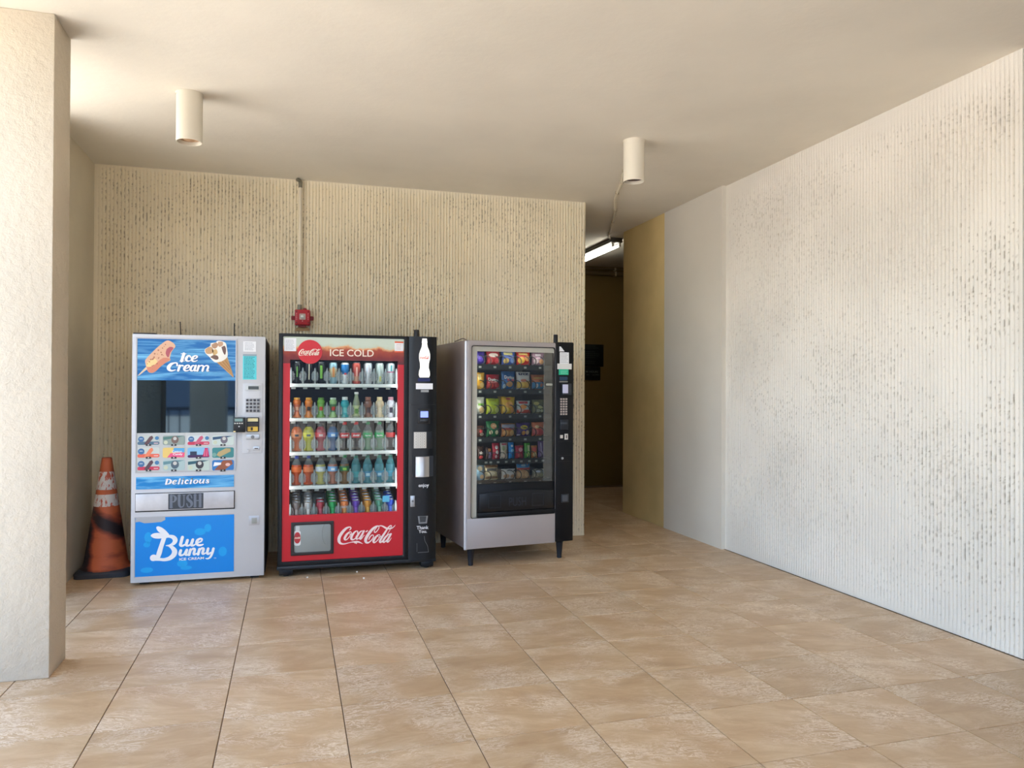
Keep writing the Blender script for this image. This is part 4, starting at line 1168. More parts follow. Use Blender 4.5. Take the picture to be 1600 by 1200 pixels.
# ------------------------------------------------------------------ shells and frames
def shell(x0, x1, y0, y1, z0, z1, t):                 # open-fronted box with thick walls
    o = [(x0, y0, z0), (x1, y0, z0), (x1, y0, z1), (x0, y0, z1), (x0, y1, z0), (x1, y1, z0), (x1, y1, z1), (x0, y1, z1)]
    i = [(x0 + t, y0, z0 + t), (x1 - t, y0, z0 + t), (x1 - t, y0, z1 - t), (x0 + t, y0, z1 - t), (x0 + t, y1 - t, z0 + t), (x1 - t, y1 - t, z0 + t), (x1 - t, y1 - t, z1 - t), (x0 + t, y1 - t, z1 - t)]
    Fc = [(4, 7, 6, 5), (0, 4, 5, 1), (1, 5, 6, 2), (2, 6, 7, 3), (3, 7, 4, 0)]
    Fc += [(12, 13, 14, 15), (8, 9, 13, 12), (9, 10, 14, 13), (10, 11, 15, 14), (11, 8, 12, 15)]
    Fc += [(0, 1, 9, 8), (1, 2, 10, 9), (2, 3, 11, 10), (3, 0, 8, 11)]
    return G().add(o + i, Fc)
def ring(outer, inner, y0, y1):                        # frame between two outlines with the same point count
    n = len(outer)
    V = [(x, y0, z) for x, z in outer] + [(x, y0, z) for x, z in inner] + [(x, y1, z) for x, z in outer] + [(x, y1, z) for x, z in inner]
    Fc = []
    for k in range(n):
        j = (k + 1) % n
        Fc += [(k, j, n + j, n + k), (2 * n + j, 2 * n + k, 3 * n + k, 3 * n + j), (j, k, 2 * n + k, 2 * n + j), (n + k, n + j, 3 * n + j, 3 * n + k)]
    return G().add(V, Fc)

ORD = ['first', 'second', 'third', 'fourth', 'fifth', 'sixth', 'seventh', 'eighth', 'ninth']
M_CLEAR = glass_mat('window_glass', (0.96, 0.98, 0.97), 1.45, 0.45)
M_LED = mat('cool_led', (240, 250, 255), rough=0.4, emit=3.0)

# ------------------------------------------------------------------ drinks vending machine
COLA = Frame((-0.0926, 5.925, 0), 0.0)
R = COLA.rect
W_C, TOP_C, BOT_C = 1.196, 1.829, 0.075
M_CBLK = mat('satin_black', (15, 17, 21), rough=0.34, spec=0.35)
M_CRED = mat('cola_red', (200, 22, 36), rough=0.3)
M_INT = mat('cooler_lining', (12, 17, 24), rough=0.6)
M_SHELF = mat('shelf_white', (228, 234, 230), rough=0.45)
M_FIN = mat('clear_retainer', (170, 178, 178), rough=0.25, alpha=0.45)
cola = thing('drinks_vending_machine', 'black and red glass-front drinks vending machine in the middle of the three', 'vending machine', COLA.loc)
uA, uB, vB, vT = R(452.6, 621.2, 563, 802.5, 0.0)           # window opening
uF0, uF1, vF0, vF1 = R(441.4, 630.4, 527.8, 872.5)           # coloured front
uC0 = COLA.uv(638, 700)[0]
shell(0.012, W_C - 0.012, 0.06, 0.88, BOT_C, TOP_C - 0.006, 0.035).build('cabinet', M_CBLK, cola, bevel=0.004)
# liner inside
shell(uA - 0.035, uC0 - 0.02, 0.062, 0.80, vB - 0.10, vT + 0.03, 0.012).build('cooler_liner', M_INT, cola)
pout = [(0, BOT_C), (uC0, BOT_C), (uC0, TOP_C), (0, TOP_C)]
ring(pout, [(uF0, vF0), (uF1, vF0), (uF1, vF1), (uF0, vF1)], -0.012, 0.055).build('door_frame', M_CBLK, cola, bevel=0.006)
# red surround, a U around the window
vH = vT
red = G().prism([(uF0, vF0), (uF1, vF0), (uF1, vT - 0.028), (uB, vT - 0.028), (uB, vB), (uA, vB), (uA, vT - 0.028), (uF0, vT - 0.028)], 0.0, 0.03).build('front_panel', M_CRED, cola, label='red front panel with white drink script')
def cola_header():
    m = bpy.data.materials.new('iced_cola_print')
    m.use_nodes = True
    nt = m.node_tree
    L = nt.links.new
    b = nt.nodes['Principled BSDF']
    b.inputs['Roughness'].default_value = 0.25
    tc = nt.nodes.new('ShaderNodeTexCoord')
    sep = nt.nodes.new('ShaderNodeSeparateXYZ'); L(tc.outputs['Object'], sep.inputs[0])
    n = nt.nodes.new('ShaderNodeTexNoise'); n.inputs['Scale'].default_value = 14; n.inputs['Detail'].default_value = 4
    L(tc.outputs['Object'], n.inputs['Vector'])
    v = nt.nodes.new('ShaderNodeTexVoronoi'); v.inputs['Scale'].default_value = 11; L(tc.outputs['Object'], v.inputs['Vector'])
    mr = nt.nodes.new('ShaderNodeMapRange'); mr.inputs[1].default_value = vT - 0.03; mr.inputs[2].default_value = vF1; mr.inputs[3].default_value = 0.0; mr.inputs[4].default_value = 1.0
    L(sep.outputs['Z'], mr.inputs[0])
    a = nt.nodes.new('ShaderNodeMath'); a.operation = 'MULTIPLY_ADD'; a.inputs[1].default_value = 0.40
    L(n.outputs['Fac'], a.inputs[0]); L(mr.outputs[0], a.inputs[2])
    a2 = nt.nodes.new('ShaderNodeMath'); a2.operation = 'MULTIPLY_ADD'; a2.inputs[1].default_value = 0.10
    L(v.outputs['Distance'], a2.inputs[0]); L(a.outputs[0], a2.inputs[2])
    rp = nt.nodes.new('ShaderNodeValToRGB')
    e = rp.color_ramp.elements
    e[0].position = 0.12; e[0].color = (*lin((52, 16, 20)), 1)
    e[1].position = 1.05 if False else 1.0; e[1].color = (*lin((180, 190, 174)), 1)
    for p, c in ((0.50, (112, 26, 18)), (0.78, (150, 58, 28)), (0.86, (206, 150, 100)), (0.92, (178, 182, 160))):
        k = rp.color_ramp.elements.new(p); k.color = (*lin(c), 1)
    L(a2.outputs[0], rp.inputs['Fac']); L(rp.outputs['Color'], b.inputs['Base Color'])
    L(rp.outputs['Color'], b.inputs['Emission Color']); b.inputs['Emission Strength'].default_value = 0.12
    return m
hdr = G().prism([(uF0, vT - 0.028), (uA, vT - 0.028), (uA, vT), (uB, vT), (uB, vT - 0.028), (uF1, vT - 0.028), (uF1, vF1), (uF0, vF1)], 0.0, 0.03).build('header_panel', cola_header(), cola, label='backlit header picturing iced cola, reading ICE COLD')
M_CREAM = mat('cream_print', (240, 226, 206), rough=0.4)
a0, a1, b0, b1 = R(515.5, 584, 546.3, 557)
g = G(); text(g, 'ICE COLD', a0, a1, b0, b1, -0.0008, 0.012); g.build('lettering', M_CREAM, hdr)
dc = COLA.uv(484.3, 549.8)
DR = R(465, 503.6, 540, 560)
dr = (DR[1] - DR[0]) / 2
disc = G().disc(dc[0], dc[1], dr, -0.006, 0.0, 48).build('round_emblem', mat('emblem_red', (206, 34, 44), rough=0.35), cola, label='red disc with white drink script')
def logo_at(cx, cz, width, y0, y1, wk=1.0):
    k = width / 1390.0
    return script(G(), COKE, lambda x, y: (cx + (x - 812) * k, cz - (y - 352) * k), k, y0, y1, 4, wk)
logo_at(dc[0] - 0.002, dc[1] - 0.002, dr * 1.78, -0.0075, -0.006, 1.1).build('script_lettering', M_CREAM, disc)
def zp1(x, y):
    return COLA.uv(520 + x / 15.385, 812 + y / 15.385)
K1 = (zp1(1500, 350)[0] - zp1(100, 350)[0]) / 1400
script(G(), COKE, zp1, K1, -0.0012, 0.0).build('script_lettering', mat('script_white', (250, 228, 222), 0.4), red, label='white cursive drink script')
# stickers on the header
for px, seed, rgb in (((444, 462.8, 528.2, 548.6), 11, None), ((616.6, 630.4, 533.6, 550.6), 12, (226, 96, 52))):
    a0, a1, b0, b1 = R(*px)
    st = G().box(a0, a1, -0.0016, -0.0002, b0, b1).build('notice_sticker', M_WHITEP, cola)
    if rgb:
        G().box(a0, a1, -0.002, -0.0016, b1 - 0.012, b1).build('sticker_border', rgbm(rgb, 0.5), st)
        G().box(a0, a1, -0.002, -0.0016, b0, b0 + 0.010).build('sticker_border', rgbm(rgb, 0.5), st)
        sticker_lines(st, a0 + 0.014, a1 - 0.014, b0 + 0.02, b1 - 0.02, -0.0016, 4, rgbm((206, 160, 130), 0.6), seed, th=0.25)
    else:
        sticker_lines(st, a0 + 0.014, a1 - 0.012, b0 + 0.01, b1 - 0.01, -0.0016, 7, rgbm((120, 122, 132), 0.6), seed, th=0.24)
# glass
G().box(uA - 0.006, uB + 0.006, 0.031, 0.036, vB - 0.01, vT + 0.01).build('window_glass', M_CLEAR, cola, label='clear front glass')
# lamps inside
for u in (uA - 0.014, uB + 0.010):
    G().box(u - 0.006, u + 0.006, 0.042, 0.056, vB, vT).build('light_tube', M_LED, cola)
G().box(uA, uB, 0.05, 0.065, vT + 0.004, vT + 0.014).build('light_tube', M_LED, cola)
# shelves
SH = [(599.8, 605.0), (653.0, 657.8), (705.0, 710.2), (757.2, 762.4)]
shelf_z = []
colpx = [463.6, 482.2, 501.2, 520.2, 538.6, 556.6, 574.8, 593.0, 610.4]
finpx = [454.2, 472.6, 491.6, 510.6, 529.4, 547.6, 565.6, 584.0, 602.0, 618.6]
colu = [COLA.uv(x, 680, 0.12)[0] for x in colpx]
finu = [COLA.uv(x, 680, 0.075)[0] for x in finpx]
fin_out = [(-0.0075, 0.0), (0.0075, 0.0), (0.0075, 0.018), (0.018, 0.026), (0.027, 0.032), (0.023, 0.042), (0.029, 0.052), (0.023, 0.062), (0.028, 0.072), (0.022, 0.082), (0.018, 0.092), (0.008, 0.094), (0.005, 0.118), (0.0, 0.124),
           (-0.005, 0.118), (-0.008, 0.094), (-0.018, 0.092), (-0.022, 0.082), (-0.028, 0.072), (-0.023, 0.062), (-0.029, 0.052), (-0.023, 0.042), (-0.027, 0.032), (-0.018, 0.026), (-0.0075, 0.018)]
fin_me = G().prism(fin_out, -0.003, 0.003).mesh('bottle_retainer', M_FIN)
rib_me = G().prism([(-0.0075, -0.012), (0.0075, -0.012), (0.0065, 0.095), (0.002, 0.122), (-0.002, 0.122), (-0.0065, 0.095)], -0.006, 0.006).mesh('divider_post', mat('divider_grey', (150, 158, 158), rough=0.3), bevel=0.001)
tag_me = G().box(-0.016, 0.016, -0.002, 0.002, -0.016, 0.0).mesh('price_tag', mat('price_tag', (150, 156, 152), 0.5))
for k, (ya, yb) in enumerate(SH):
    _, _, z0, z1 = R(452, 621, ya, yb, 0.07)
    shelf_z.append(z1)
    sh = G().box(uA - 0.018, uB + 0.02, 0.066, 0.70, z0, z1).build('shelf', M_SHELF, cola, bevel=0.002)
    for u in finu:
        inst('divider_post', rib_me, sh, (u, 0.074, z1))
        inst('bottle_retainer', fin_me, sh, (u, 0.083, z1))
        inst('price_tag', tag_me, sh, (u + 0.018, 0.066, z0))
# slanting can tray
TZ, TSL = 0.412, math.tan(math.radians(11))
tg = G()
tg.add([(uA - 0.02, 0.07, TZ - 0.02), (uB + 0.02, 0.07, TZ - 0.02), (uB + 0.02, 0.70, TZ - 0.02 + 0.63 * TSL), (uA - 0.02, 0.70, TZ - 0.02 + 0.63 * TSL),
        (uA - 0.02, 0.07, TZ - 0.008), (uB + 0.02, 0.07, TZ - 0.008), (uB + 0.02, 0.70, TZ - 0.008 + 0.63 * TSL), (uA - 0.02, 0.70, TZ - 0.008 + 0.63 * TSL)],
       [(0, 3, 2, 1), (4, 5, 6, 7), (0, 1, 5, 4), (1, 2, 6, 5), (2, 3, 7, 6), (3, 0, 4, 7)])
tray = tg.build('can_tray', M_SHELF, cola)
for u in finu:
    inst('divider_post', rib_me, tray, (u, 0.074, TZ))
    inst('bottle_retainer', fin_me, tray, (u, 0.084, TZ))
    g = G()
    g.add([(u - 0.002, 0.09, TZ), (u + 0.002, 0.09, TZ), (u + 0.002, 0.69, TZ + 0.60 * TSL), (u - 0.002, 0.69, TZ + 0.60 * TSL), (u - 0.002, 0.09, TZ + 0.06), (u + 0.002, 0.09, TZ + 0.06), (u + 0.002, 0.69, TZ + 0.06 + 0.60 * TSL), (u - 0.002, 0.69, TZ + 0.06 + 0.60 * TSL)],
          [(0, 3, 2, 1), (4, 5, 6, 7), (0, 1, 5, 4), (1, 2, 6, 5), (2, 3, 7, 6), (3, 0, 4, 7)])
    g.build('lane_wall', M_FIN, tray)
# delivery port
a0, a1, b0, b1 = R(454.4, 521.4, 815, 866.6)
i0, i1, j0, j1 = R(459.4, 516.6, 819.6, 862)
pf = ring(rr(a0, a1, b0, b1, 0.004, 3), rr(i0, i1, j0, j1, 0.014, 3), -0.008, 0.002).build('port_frame', mat('port_black', (40, 34, 32), 0.4), cola, bevel=0.002)
G().box(i0 - 0.002, i1 + 0.002, -0.002, 0.0006, j0 - 0.002, j1 + 0.002).build('port_door', mat('port_grey', (150, 156, 152), rough=0.22, vary=0.10, vscale=3), cola, bevel=0.0008, label='grey translucent delivery door')
pd = G().prism(rr(i0, i0 + (i1 - i0) * 0.18, j0 + (j1 - j0) * 0.25, j0 + (j1 - j0) * 0.80, 0.016, 4), -0.0032, -0.002).build('port_bottle_print', rgbm((226, 228, 224), 0.3), cola)
G().box(i0 + 0.012, i0 + (i1 - i0) * 0.15, -0.0030, -0.002, j0 + (j1 - j0) * 0.80, j0 + (j1 - j0) * 0.97).build('bottle_neck_print', rgbm((206, 210, 206), 0.3), pd)
G().disc(i0 + (i1 - i0) * 0.09, j0 + (j1 - j0) * 0.54, (i1 - i0) * 0.088, -0.0042, -0.0032, 24, (j1 - j0) * 0.21).build('label_disc_print', rgbm((186, 54, 58), 0.3), pd)
logo_at(i0 + (i1 - i0) * 0.095, j0 + (j1 - j0) * 0.54, (i1 - i0) * 0.16, -0.005, -0.0042, 1.2).build('script_print', M_CREAM, pd)
arc = [(i1 - 0.02 - 0.055 * math.cos(t) + 0.012, -0.0026, (j0 + j1) / 2 + 0.03 + 0.10 * math.sin(t)) for t in np.linspace(-0.95, 0.95, 14)]
G().tube(arc, 0.0014, 5).build('pull_arc', rgbm((112, 116, 112), 0.3), cola)
# control column: convex strip
g = G()
cw = W_C - uC0
nseg = 12
V, Fc = [], []
for i in range(nseg + 1):
    t = i / nseg
    dd = -0.012 - 0.022 * math.sin(PI * t) ** 0.7
    V += [(uC0 + cw * t, dd, BOT_C), (uC0 + cw * t, dd, TOP_C - 0.002), (uC0 + cw * t, 0.055, BOT_C), (uC0 + cw * t, 0.055, TOP_C - 0.002)]
for i in range(nseg):
    a, b_ = 4 * i, 4 * (i + 1)
    Fc += [(a, b_, b_ + 1, a + 1), (a + 3, b_ + 3, b_ + 2, a + 2), (a + 1, b_ + 1, b_ + 3, a + 3), (a + 2, b_ + 2, b_, a)]
Fc += [(0, 1, 3, 2), (4 * nseg + 1, 4 * nseg, 4 * nseg + 2, 4 * nseg + 3)]
colm = g.add(V, Fc).build('control_column', mat('column_black', (17, 19, 22), rough=0.30, spec=0.4), cola, smooth=True, ang=50)
DC = -0.036
def RC(x0, x1, y0, y1):
    return COLA.rect(x0, x1, y0, y1, DC)
def zcb(x, y):
    return COLA.uv(636 + x / 6.667, 520 + y / 6.667, DC)
bott = [(160, 60), (206, 60), (210, 90), (212, 105), (208, 112), (216, 150), (232, 190), (240, 225), (240, 270), (228, 320), (226, 365), (236, 400), (239, 440), (230, 464), (132, 464), (123, 440), (126, 400), (137, 365), (136, 320), (126, 270), (126, 225), (136, 190), (152, 150), (158, 112), (154, 105), (156, 90)]
cb = G().prism([zcb(*p) for p in bott], DC, -0.014).build('bottle_emblem', mat('lit_white', (250, 248, 240), rough=0.4, emit=0.3), cola, label='lit white bottle silhouette with red script')
c = zcb(182, 258)
logo_at(c[0], c[1], zcb(234, 258)[0] - zcb(132, 258)[0], DC - 0.001, DC, 1.1).build('emblem_script', rgbm((226, 108, 104), 0.4), cb)
def slab(px, name, m, d0=DC, d1=-0.014, bev=0.0, parent=None, label=None):
    a0, a1, b0, b1 = RC(*px)
    return G().box(a0, a1, d0, d1, b0, b1).build(name, m, parent or cola, bevel=bev, label=label)
slab((653, 672, 591, 596), 'price_display', rgbm((16, 22, 84), 0.2))
slab((650, 676.2, 599, 608.2), 'blank_label', M_WHITEV, DC - 0.001)
slab((657.7, 669.8, 609.2, 612.8), 'brand_tag', rgbm((156, 158, 158), 0.4))
slab((641.5, 680.6, 632.0, 632.7), 'panel_seam', rgbm((12, 13, 16), 0.4), -0.0345)
rd = slab((652.2, 671.8, 639, 661.8), 'card_reader', M_BLACK, DC - 0.012, -0.014, 0.003)
a0, a1, b0, b1 = COLA.rect(657, 669, 642.7, 652.2, DC - 0.012)
G().box(a0, a1, DC - 0.013, DC - 0.012, b0, b1).build('reader_screen', mat('blue_screen', (112, 128, 232), rough=0.2, emit=0.7), rd)
a0, a1, b0, b1 = COLA.rect(656, 670, 654.6, 660, DC - 0.012)
G().prism(rr(a0, a1, b0, b1, 0.012, 4), DC - 0.017, DC - 0.012).build('reader_lip', rgbm((34, 34, 36), 0.2), rd, bevel=0.002)
kb = slab((645.8, 675.4, 674.6, 700.8), 'selector_housing', M_BLACK, DC - 0.002, -0.014, 0.002)
a0, a1, b0, b1 = COLA.rect(646.4, 666.2, 675, 700.4, DC)
kp = G().box(a0, a1, DC - 0.007, DC - 0.002, b0, b1).build('keypad', rgbm((206, 202, 194), 0.35), cola, bevel=0.002)
ck_me = G().disc(0, 0, 0.0085, -0.003, 0, 10).mesh('key', rgbm((226, 222, 212), 0.35))
dg_me = G().box(-0.002, 0.002, -0.0035, -0.003, -0.004, 0.004).mesh('key_mark', rgbm((70, 70, 66), 0.4))
for i in range(3):
    for j in range(6):
        k_ = inst('key', ck_me, kp, (a0 + (i + 0.5) * (a1 - a0) / 3, DC - 0.007, b0 + (j + 0.5) * (b1 - b0) / 6))
        k2 = inst('key_mark', dg_me, kp, (a0 + (i + 0.5) * (a1 - a0) / 3, DC - 0.007, b0 + (j + 0.5) * (b1 - b0) / 6))
slab((645, 677, 712.5, 744.6), 'bill_recess', rgbm((18, 20, 24), 0.4), -0.0352)
a0, a1, b0, b1 = RC(649.4, 670.4, 713.5, 745.0)
g = G()
V, Fc = [], []
for i in range(11):
    t = i / 10
    dd = DC - 0.004 - 0.020 * math.sin(PI * t)
    x = a0 + (a1 - a0) * t
    V += [(x, dd, b0), (x, dd - 0.002, b0 + 0.02), (x, dd, b0 + 0.024), (x, dd, b1), (x, -0.02, b0), (x, -0.02, b1)]
for i in range(10):
    a, b_ = 6 * i, 6 * (i + 1)
    Fc += [(a, b_, b_ + 1, a + 1), (a + 1, b_ + 1, b_ + 2, a + 2), (a + 2, b_ + 2, b_ + 3, a + 3), (a + 3, b_ + 3, b_ + 5, a + 5), (a + 4, b_ + 4, b_, a), (a + 5, b_ + 5, b_ + 4, a + 4)]
Fc += [(0, 1, 2, 3, 5, 4), (64, 65, 63, 62, 61, 60)]
g.add(V, Fc).build('bill_cover', mat('polished_steel', (190, 186, 184), rough=0.34, metal=0.8), cola, smooth=True, label='shiny curved steel cover')
g = G(); a0, a1, b0, b1 = RC(654, 670.2, 755.8, 762.6); text(g, 'enjoy', a0, a1, b0, b1, -0.0355, 0.012); g.build('lettering', M_WHITEV, cola)
g = G(); a0, a1, b0, b1 = RC(651, 669.6, 821.6, 827); text(g, 'Thank', a0, a1, b0, b1, -0.0355, 0.012); g.build('lettering', M_WHITEV, cola)
g = G(); a0, a1, b0, b1 = RC(654, 667, 827.8, 832.8); text(g, 'You.', a0, a1, b0, b1, -0.0355, 0.012); g.build('lettering', M_WHITEV, cola)
c = COLA.uv(648.5, 783, -0.03)
G().prism([(c[0] + 0.044 * math.sin(t), c[1] + 0.044 * math.cos(t)) for t in np.linspace(0, PI, 16)], -0.0362, -0.02).build('lock_recess', rgbm((14, 15, 18), 0.45), cola)
lk = slab((641.4, 648.4, 774.8, 792), 'lock_plate', mat('brushed_steel', (190, 192, 194), 0.3, 0.7), -0.034, -0.014, 0.002)
c = COLA.uv(644.8, 783, -0.034)
G().disc(c[0], c[1], 0.008, -0.037, -0.034, 12).build('key_hole', rgbm((110, 112, 112), 0.3), lk)
a0, a1, b0, b1 = RC(653, 668.6, 806.4, 818.2)
cr_ = ring([(a0 + 0.008, b0), (a1 - 0.008, b0), (a1, b1), (a0, b1)], [(a0 + 0.017, b0 + 0.012), (a1 - 0.017, b0 + 0.012), (a1 - 0.012, b1 - 0.002), (a0 + 0.012, b1 - 0.002)], -0.039, -0.03).build('coin_cup', rgbm((128, 130, 132), 0.35), cola, bevel=0.002)
G().prism([(a0 + 0.017, b0 + 0.012), (a1 - 0.017, b0 + 0.012), (a1 - 0.012, b1 - 0.002), (a0 + 0.012, b1 - 0.002)], -0.0356, -0.03).build('coin_cup_door', rgbm((58, 60, 62), 0.35), cola)
slab((651.2, 652.0, 849, 862.6), 'scratch', rgbm((70, 72, 76), 0.5), -0.0352)
scr = [COLA.uv(*p, -0.0352) for p in ((663, 838), (664, 845), (668, 853), (669.5, 862))]
G().stroke([(u, v, 0.003) for u, v in scr], -0.0354, -0.034).build('scratch', rgbm((110, 112, 116), 0.5), cola)
scr = [COLA.uv(*p, -0.0352) for p in ((653, 863.6), (660, 863), (669.5, 862.4))]
G().stroke([(u, v, 0.003) for u, v in scr], -0.0354, -0.034).build('scratch', rgbm((120, 122, 126), 0.5), cola)
# base, feet, antenna
G().box(-0.004, W_C + 0.002, -0.018, 0.80, BOT_C - 0.022, BOT_C + 0.006).build('base_rail', mat('base_charcoal', (26, 29, 34), 0.4), cola, bevel=0.005)
for u in (0.012, W_C - 0.115):
    for d in (-0.005, 0.66):
        ft_ = G().box(u, u + 0.10, d, d + 0.09, 0.014, BOT_C - 0.02).build('foot', M_CBLK, cola, bevel=0.004)
        G().tube([(u + 0.05, d + 0.045, 0), (u + 0.05, d + 0.045, 0.02)], 0.02, 12).build('levelling_pad', M_BLACK, ft_)
c = COLA.uv(650.8, 524, 0.10)
G().lathe([(0.021, TOP_C - 0.008), (0.021, TOP_C + 0.055), (0.018, TOP_C + 0.060)], 14, (c[0], 0.10, 0)).build('antenna', M_BLACK, cola, smooth=True)

# ------------------------------------------------------------------ drinks on the shelves
def liquid(rgb, a=0.94):
    return mat('drink_%d_%d_%d' % rgb, rgb, rough=0.12, spec=0.6, alpha=a)
M_PET = mat('clear_pet', (150, 160, 160), rough=0.1, alpha=0.4, spec=0.7)
M_ALU = mat('can_aluminium', (206, 208, 210), rough=0.25, metal=0.8)
BP = {
    'soda': dict(body=[(0.012, 0.0), (0.027, 0.002), (0.032, 0.012), (0.030, 0.045), (0.0275, 0.065), (0.030, 0.085), (0.0325, 0.100), (0.0325, 0.140), (0.030, 0.155)], neck=[(0.030, 0.155), (0.022, 0.176), (0.014, 0.195), (0.0125, 0.205)], cap=(0.0145, 0.203, 0.224), lab=(0.101, 0.139, 0.0332)),
    'sport': dict(body=[(0.014, 0.0), (0.030, 0.003), (0.034, 0.014), (0.031, 0.050), (0.029, 0.072), (0.033, 0.090), (0.0365, 0.105), (0.0365, 0.145), (0.032, 0.166)], neck=[(0.032, 0.166), (0.024, 0.180), (0.0185, 0.188), (0.0185, 0.192)], cap=(0.0205, 0.190, 0.212), lab=(0.108, 0.144, 0.0372)),
    'juice': dict(body=[(0.016, 0.0), (0.031, 0.002), (0.033, 0.010), (0.030, 0.030), (0.0255, 0.065), (0.0255, 0.085), (0.029, 0.115)], neck=[(0.029, 0.115), (0.0295, 0.128), (0.022, 0.140), (0.020, 0.143)], cap=(0.0225, 0.141, 0.156), lab=(0.045, 0.105, 0.0)),
    'shake': dict(body=[(0.016, 0.0), (0.030, 0.002), (0.032, 0.012), (0.030, 0.055), (0.0315, 0.085), (0.033, 0.110), (0.030, 0.125)], neck=[(0.030, 0.125), (0.022, 0.136), (0.019, 0.140)], cap=(0.0215, 0.138, 0.162), lab=(0.020, 0.108, 0.0)),
    'tall': dict(body=[(0.016, 0.0), (0.027, 0.002), (0.029, 0.010), (0.029, 0.100), (0.026, 0.120)], neck=[(0.026, 0.120), (0.018, 0.150), (0.0135, 0.175), (0.0135, 0.185)], cap=(0.016, 0.183, 0.200), lab=(0.015, 0.095, 0.0298)),
    'water': dict(body=[(0.014, 0.0), (0.028, 0.002), (0.0325, 0.012), (0.031, 0.040), (0.033, 0.055), (0.031, 0.075), (0.033, 0.092), (0.0325, 0.130), (0.030, 0.150)], neck=[(0.030, 0.150), (0.021, 0.176), (0.0135, 0.196), (0.0125, 0.202)], cap=(0.0145, 0.200, 0.218), lab=(0.050, 0.095, 0.0338)),
}
def prof_r(prof, z):
    for (r0, z0), (r1, z1) in zip(prof, prof[1:]):
        if z0 <= z <= z1:
            return r0 + (r1 - r0) * (z - z0) / max(z1 - z0, 1e-6)
    return prof[-1][0]
_BM = {}
def part_mesh(key, maker):
    if key not in _BM:
        _BM[key] = maker()
    return _BM[key]
def wrapped(name, g, R_, zc, m, parent, k=1.0):         # flat print bent round a bottle; x is arc length
    V = []
    for x, y, z in g.v:
        a = -PI / 2 + x / R_
        V.append(((R_ - y) * math.cos(a), (R_ - y) * math.sin(a), zc + z))
    g.v = V
    return g.build(name, m, parent)
def bottle(kind, loc, label, liq, cap, lab, neck=None, lab2=None, group=None, word=None, cola_script=False, name='drink_bottle'):
    P = BP[kind]
    t = thing(name, label, 'bottle', loc, 0, group)
    if kind in ('soda', 'sport', 'water'):
        t.scale = (1.17, 1.17, 1.0)
    def mk(prof, m):
        return lambda: G().lathe(prof, 20).mesh('part', m, smooth=True, ang=60)
    inst('liquid_body', part_mesh((kind, 'body', liq.name), mk(P['body'], liq)), t)
    nm = neck or M_PET
    inst('neck', part_mesh((kind, 'neck', nm.name), mk(P['neck'], nm)), t)
    r, z0, z1 = P['cap']
    inst('cap', part_mesh((kind, 'cap', cap.name), mk([(r * 0.97, z0), (r, z0 + 0.002), (r, z1 - 0.003), (r * 0.9, z1)], cap)), t)
    z0, z1, rl = P['lab']
    if lab:
        zs = np.linspace(z0, z1, 6)
        pr = [(rl if rl else prof_r(P['body'], z) + 0.0008, z) for z in zs]
        pr = [(pr[0][0] - 0.001, z0)] + pr + [(pr[-1][0] - 0.001, z1)]
        lb = inst('paper_label', part_mesh((kind, 'lab', lab.name), mk(pr, lab)), t)
        rm = (rl if rl else max(prof_r(P['body'], z) for z in zs) + 0.0008) + 0.0008
        if lab2:
            g = G()
            n = 8
            w = 0.026
            h0, h1 = (z0 - z1) * 0.3, (z1 - z0) * 0.18
            for i in range(n):
                xa, xb = -w / 2 + w * i / n, -w / 2 + w * (i + 1) / n
                g.add([(xa, 0, h0), (xb, 0, h0), (xb, 0, h1), (xa, 0, h1)], [(0, 1, 2, 3)])
            wrapped('label_patch', g, rm, (z0 + z1) / 2, lab2, lb)
        if cola_script:
            wrapped('label_script', logo_at(0, 0, 0.046, -0.0004, 0, 1.15), rm, (z0 + z1) / 2, M_WHITEV, lb)
        if word:
            g = G(); text(g, word, -0.020, 0.020, -0.008, 0.007, -0.0004, 0.02)
            wrapped('label_lettering', g, rm, (z0 + z1) / 2 - 0.004, M_WHITEV, lb)
    return t
def can(loc, label, rgb, h, r, band=None, patch=None, group=None, top=None, word=None):
    t = thing('drink_can', label, 'can', loc, 0, group)
    m = rgbm(rgb, 0.28, metal=0.35)
    def mk(prof, mm):
        return lambda: G().lathe(prof, 18).mesh('part', mm, smooth=True, ang=50)
    inst('can_body', part_mesh(('can', h, rgb), mk([(r * 0.78, 0.0), (r * 0.86, 0.003), (r, 0.010), (r, h - 0.014), (r * 0.84, h - 0.003)], m)), t)
    inst('can_lid', part_mesh(('lid', h), mk([(r * 0.84, h - 0.003), (r * 0.87, h - 0.001), (r * 0.87, h), (r * 0.80, h), (r * 0.78, h - 0.004), (0.004, h - 0.004)], M_ALU)), t)
    if band:
        z0, z1, c = band
        inst('can_band', part_mesh(('band', h, band), mk([(r, z0), (r + 0.0006, z0 + 0.001), (r + 0.0006, z1 - 0.001), (r, z1)], rgbm(c, 0.3, metal=0.2))), t)
    if patch:
        w, z0, z1, c = patch
        g = G()
        for i in range(6):
            xa, xb = -w / 2 + w * i / 6, -w / 2 + w * (i + 1) / 6
            g.add([(xa, 0, z0), (xb, 0, z0), (xb, 0, z1), (xa, 0, z1)], [(0, 1, 2, 3)])
        wrapped('can_print', g, r + 0.0012, 0, rgbm(c, 0.3), t)
    if word:
        g = G(); text(g, word, -0.024, 0.024, -0.009, 0.009, -0.0006, 0.03)
        wrapped('can_lettering', g, r + 0.0012, h * 0.62, M_WHITEV, t)
    return t
def spot(c, d, z):
    return COLA.world(colu[c], d, z)
GR1 = 'tall cans on the top shelf of the drinks machine'
S1 = shelf_z[0] + 0.0008
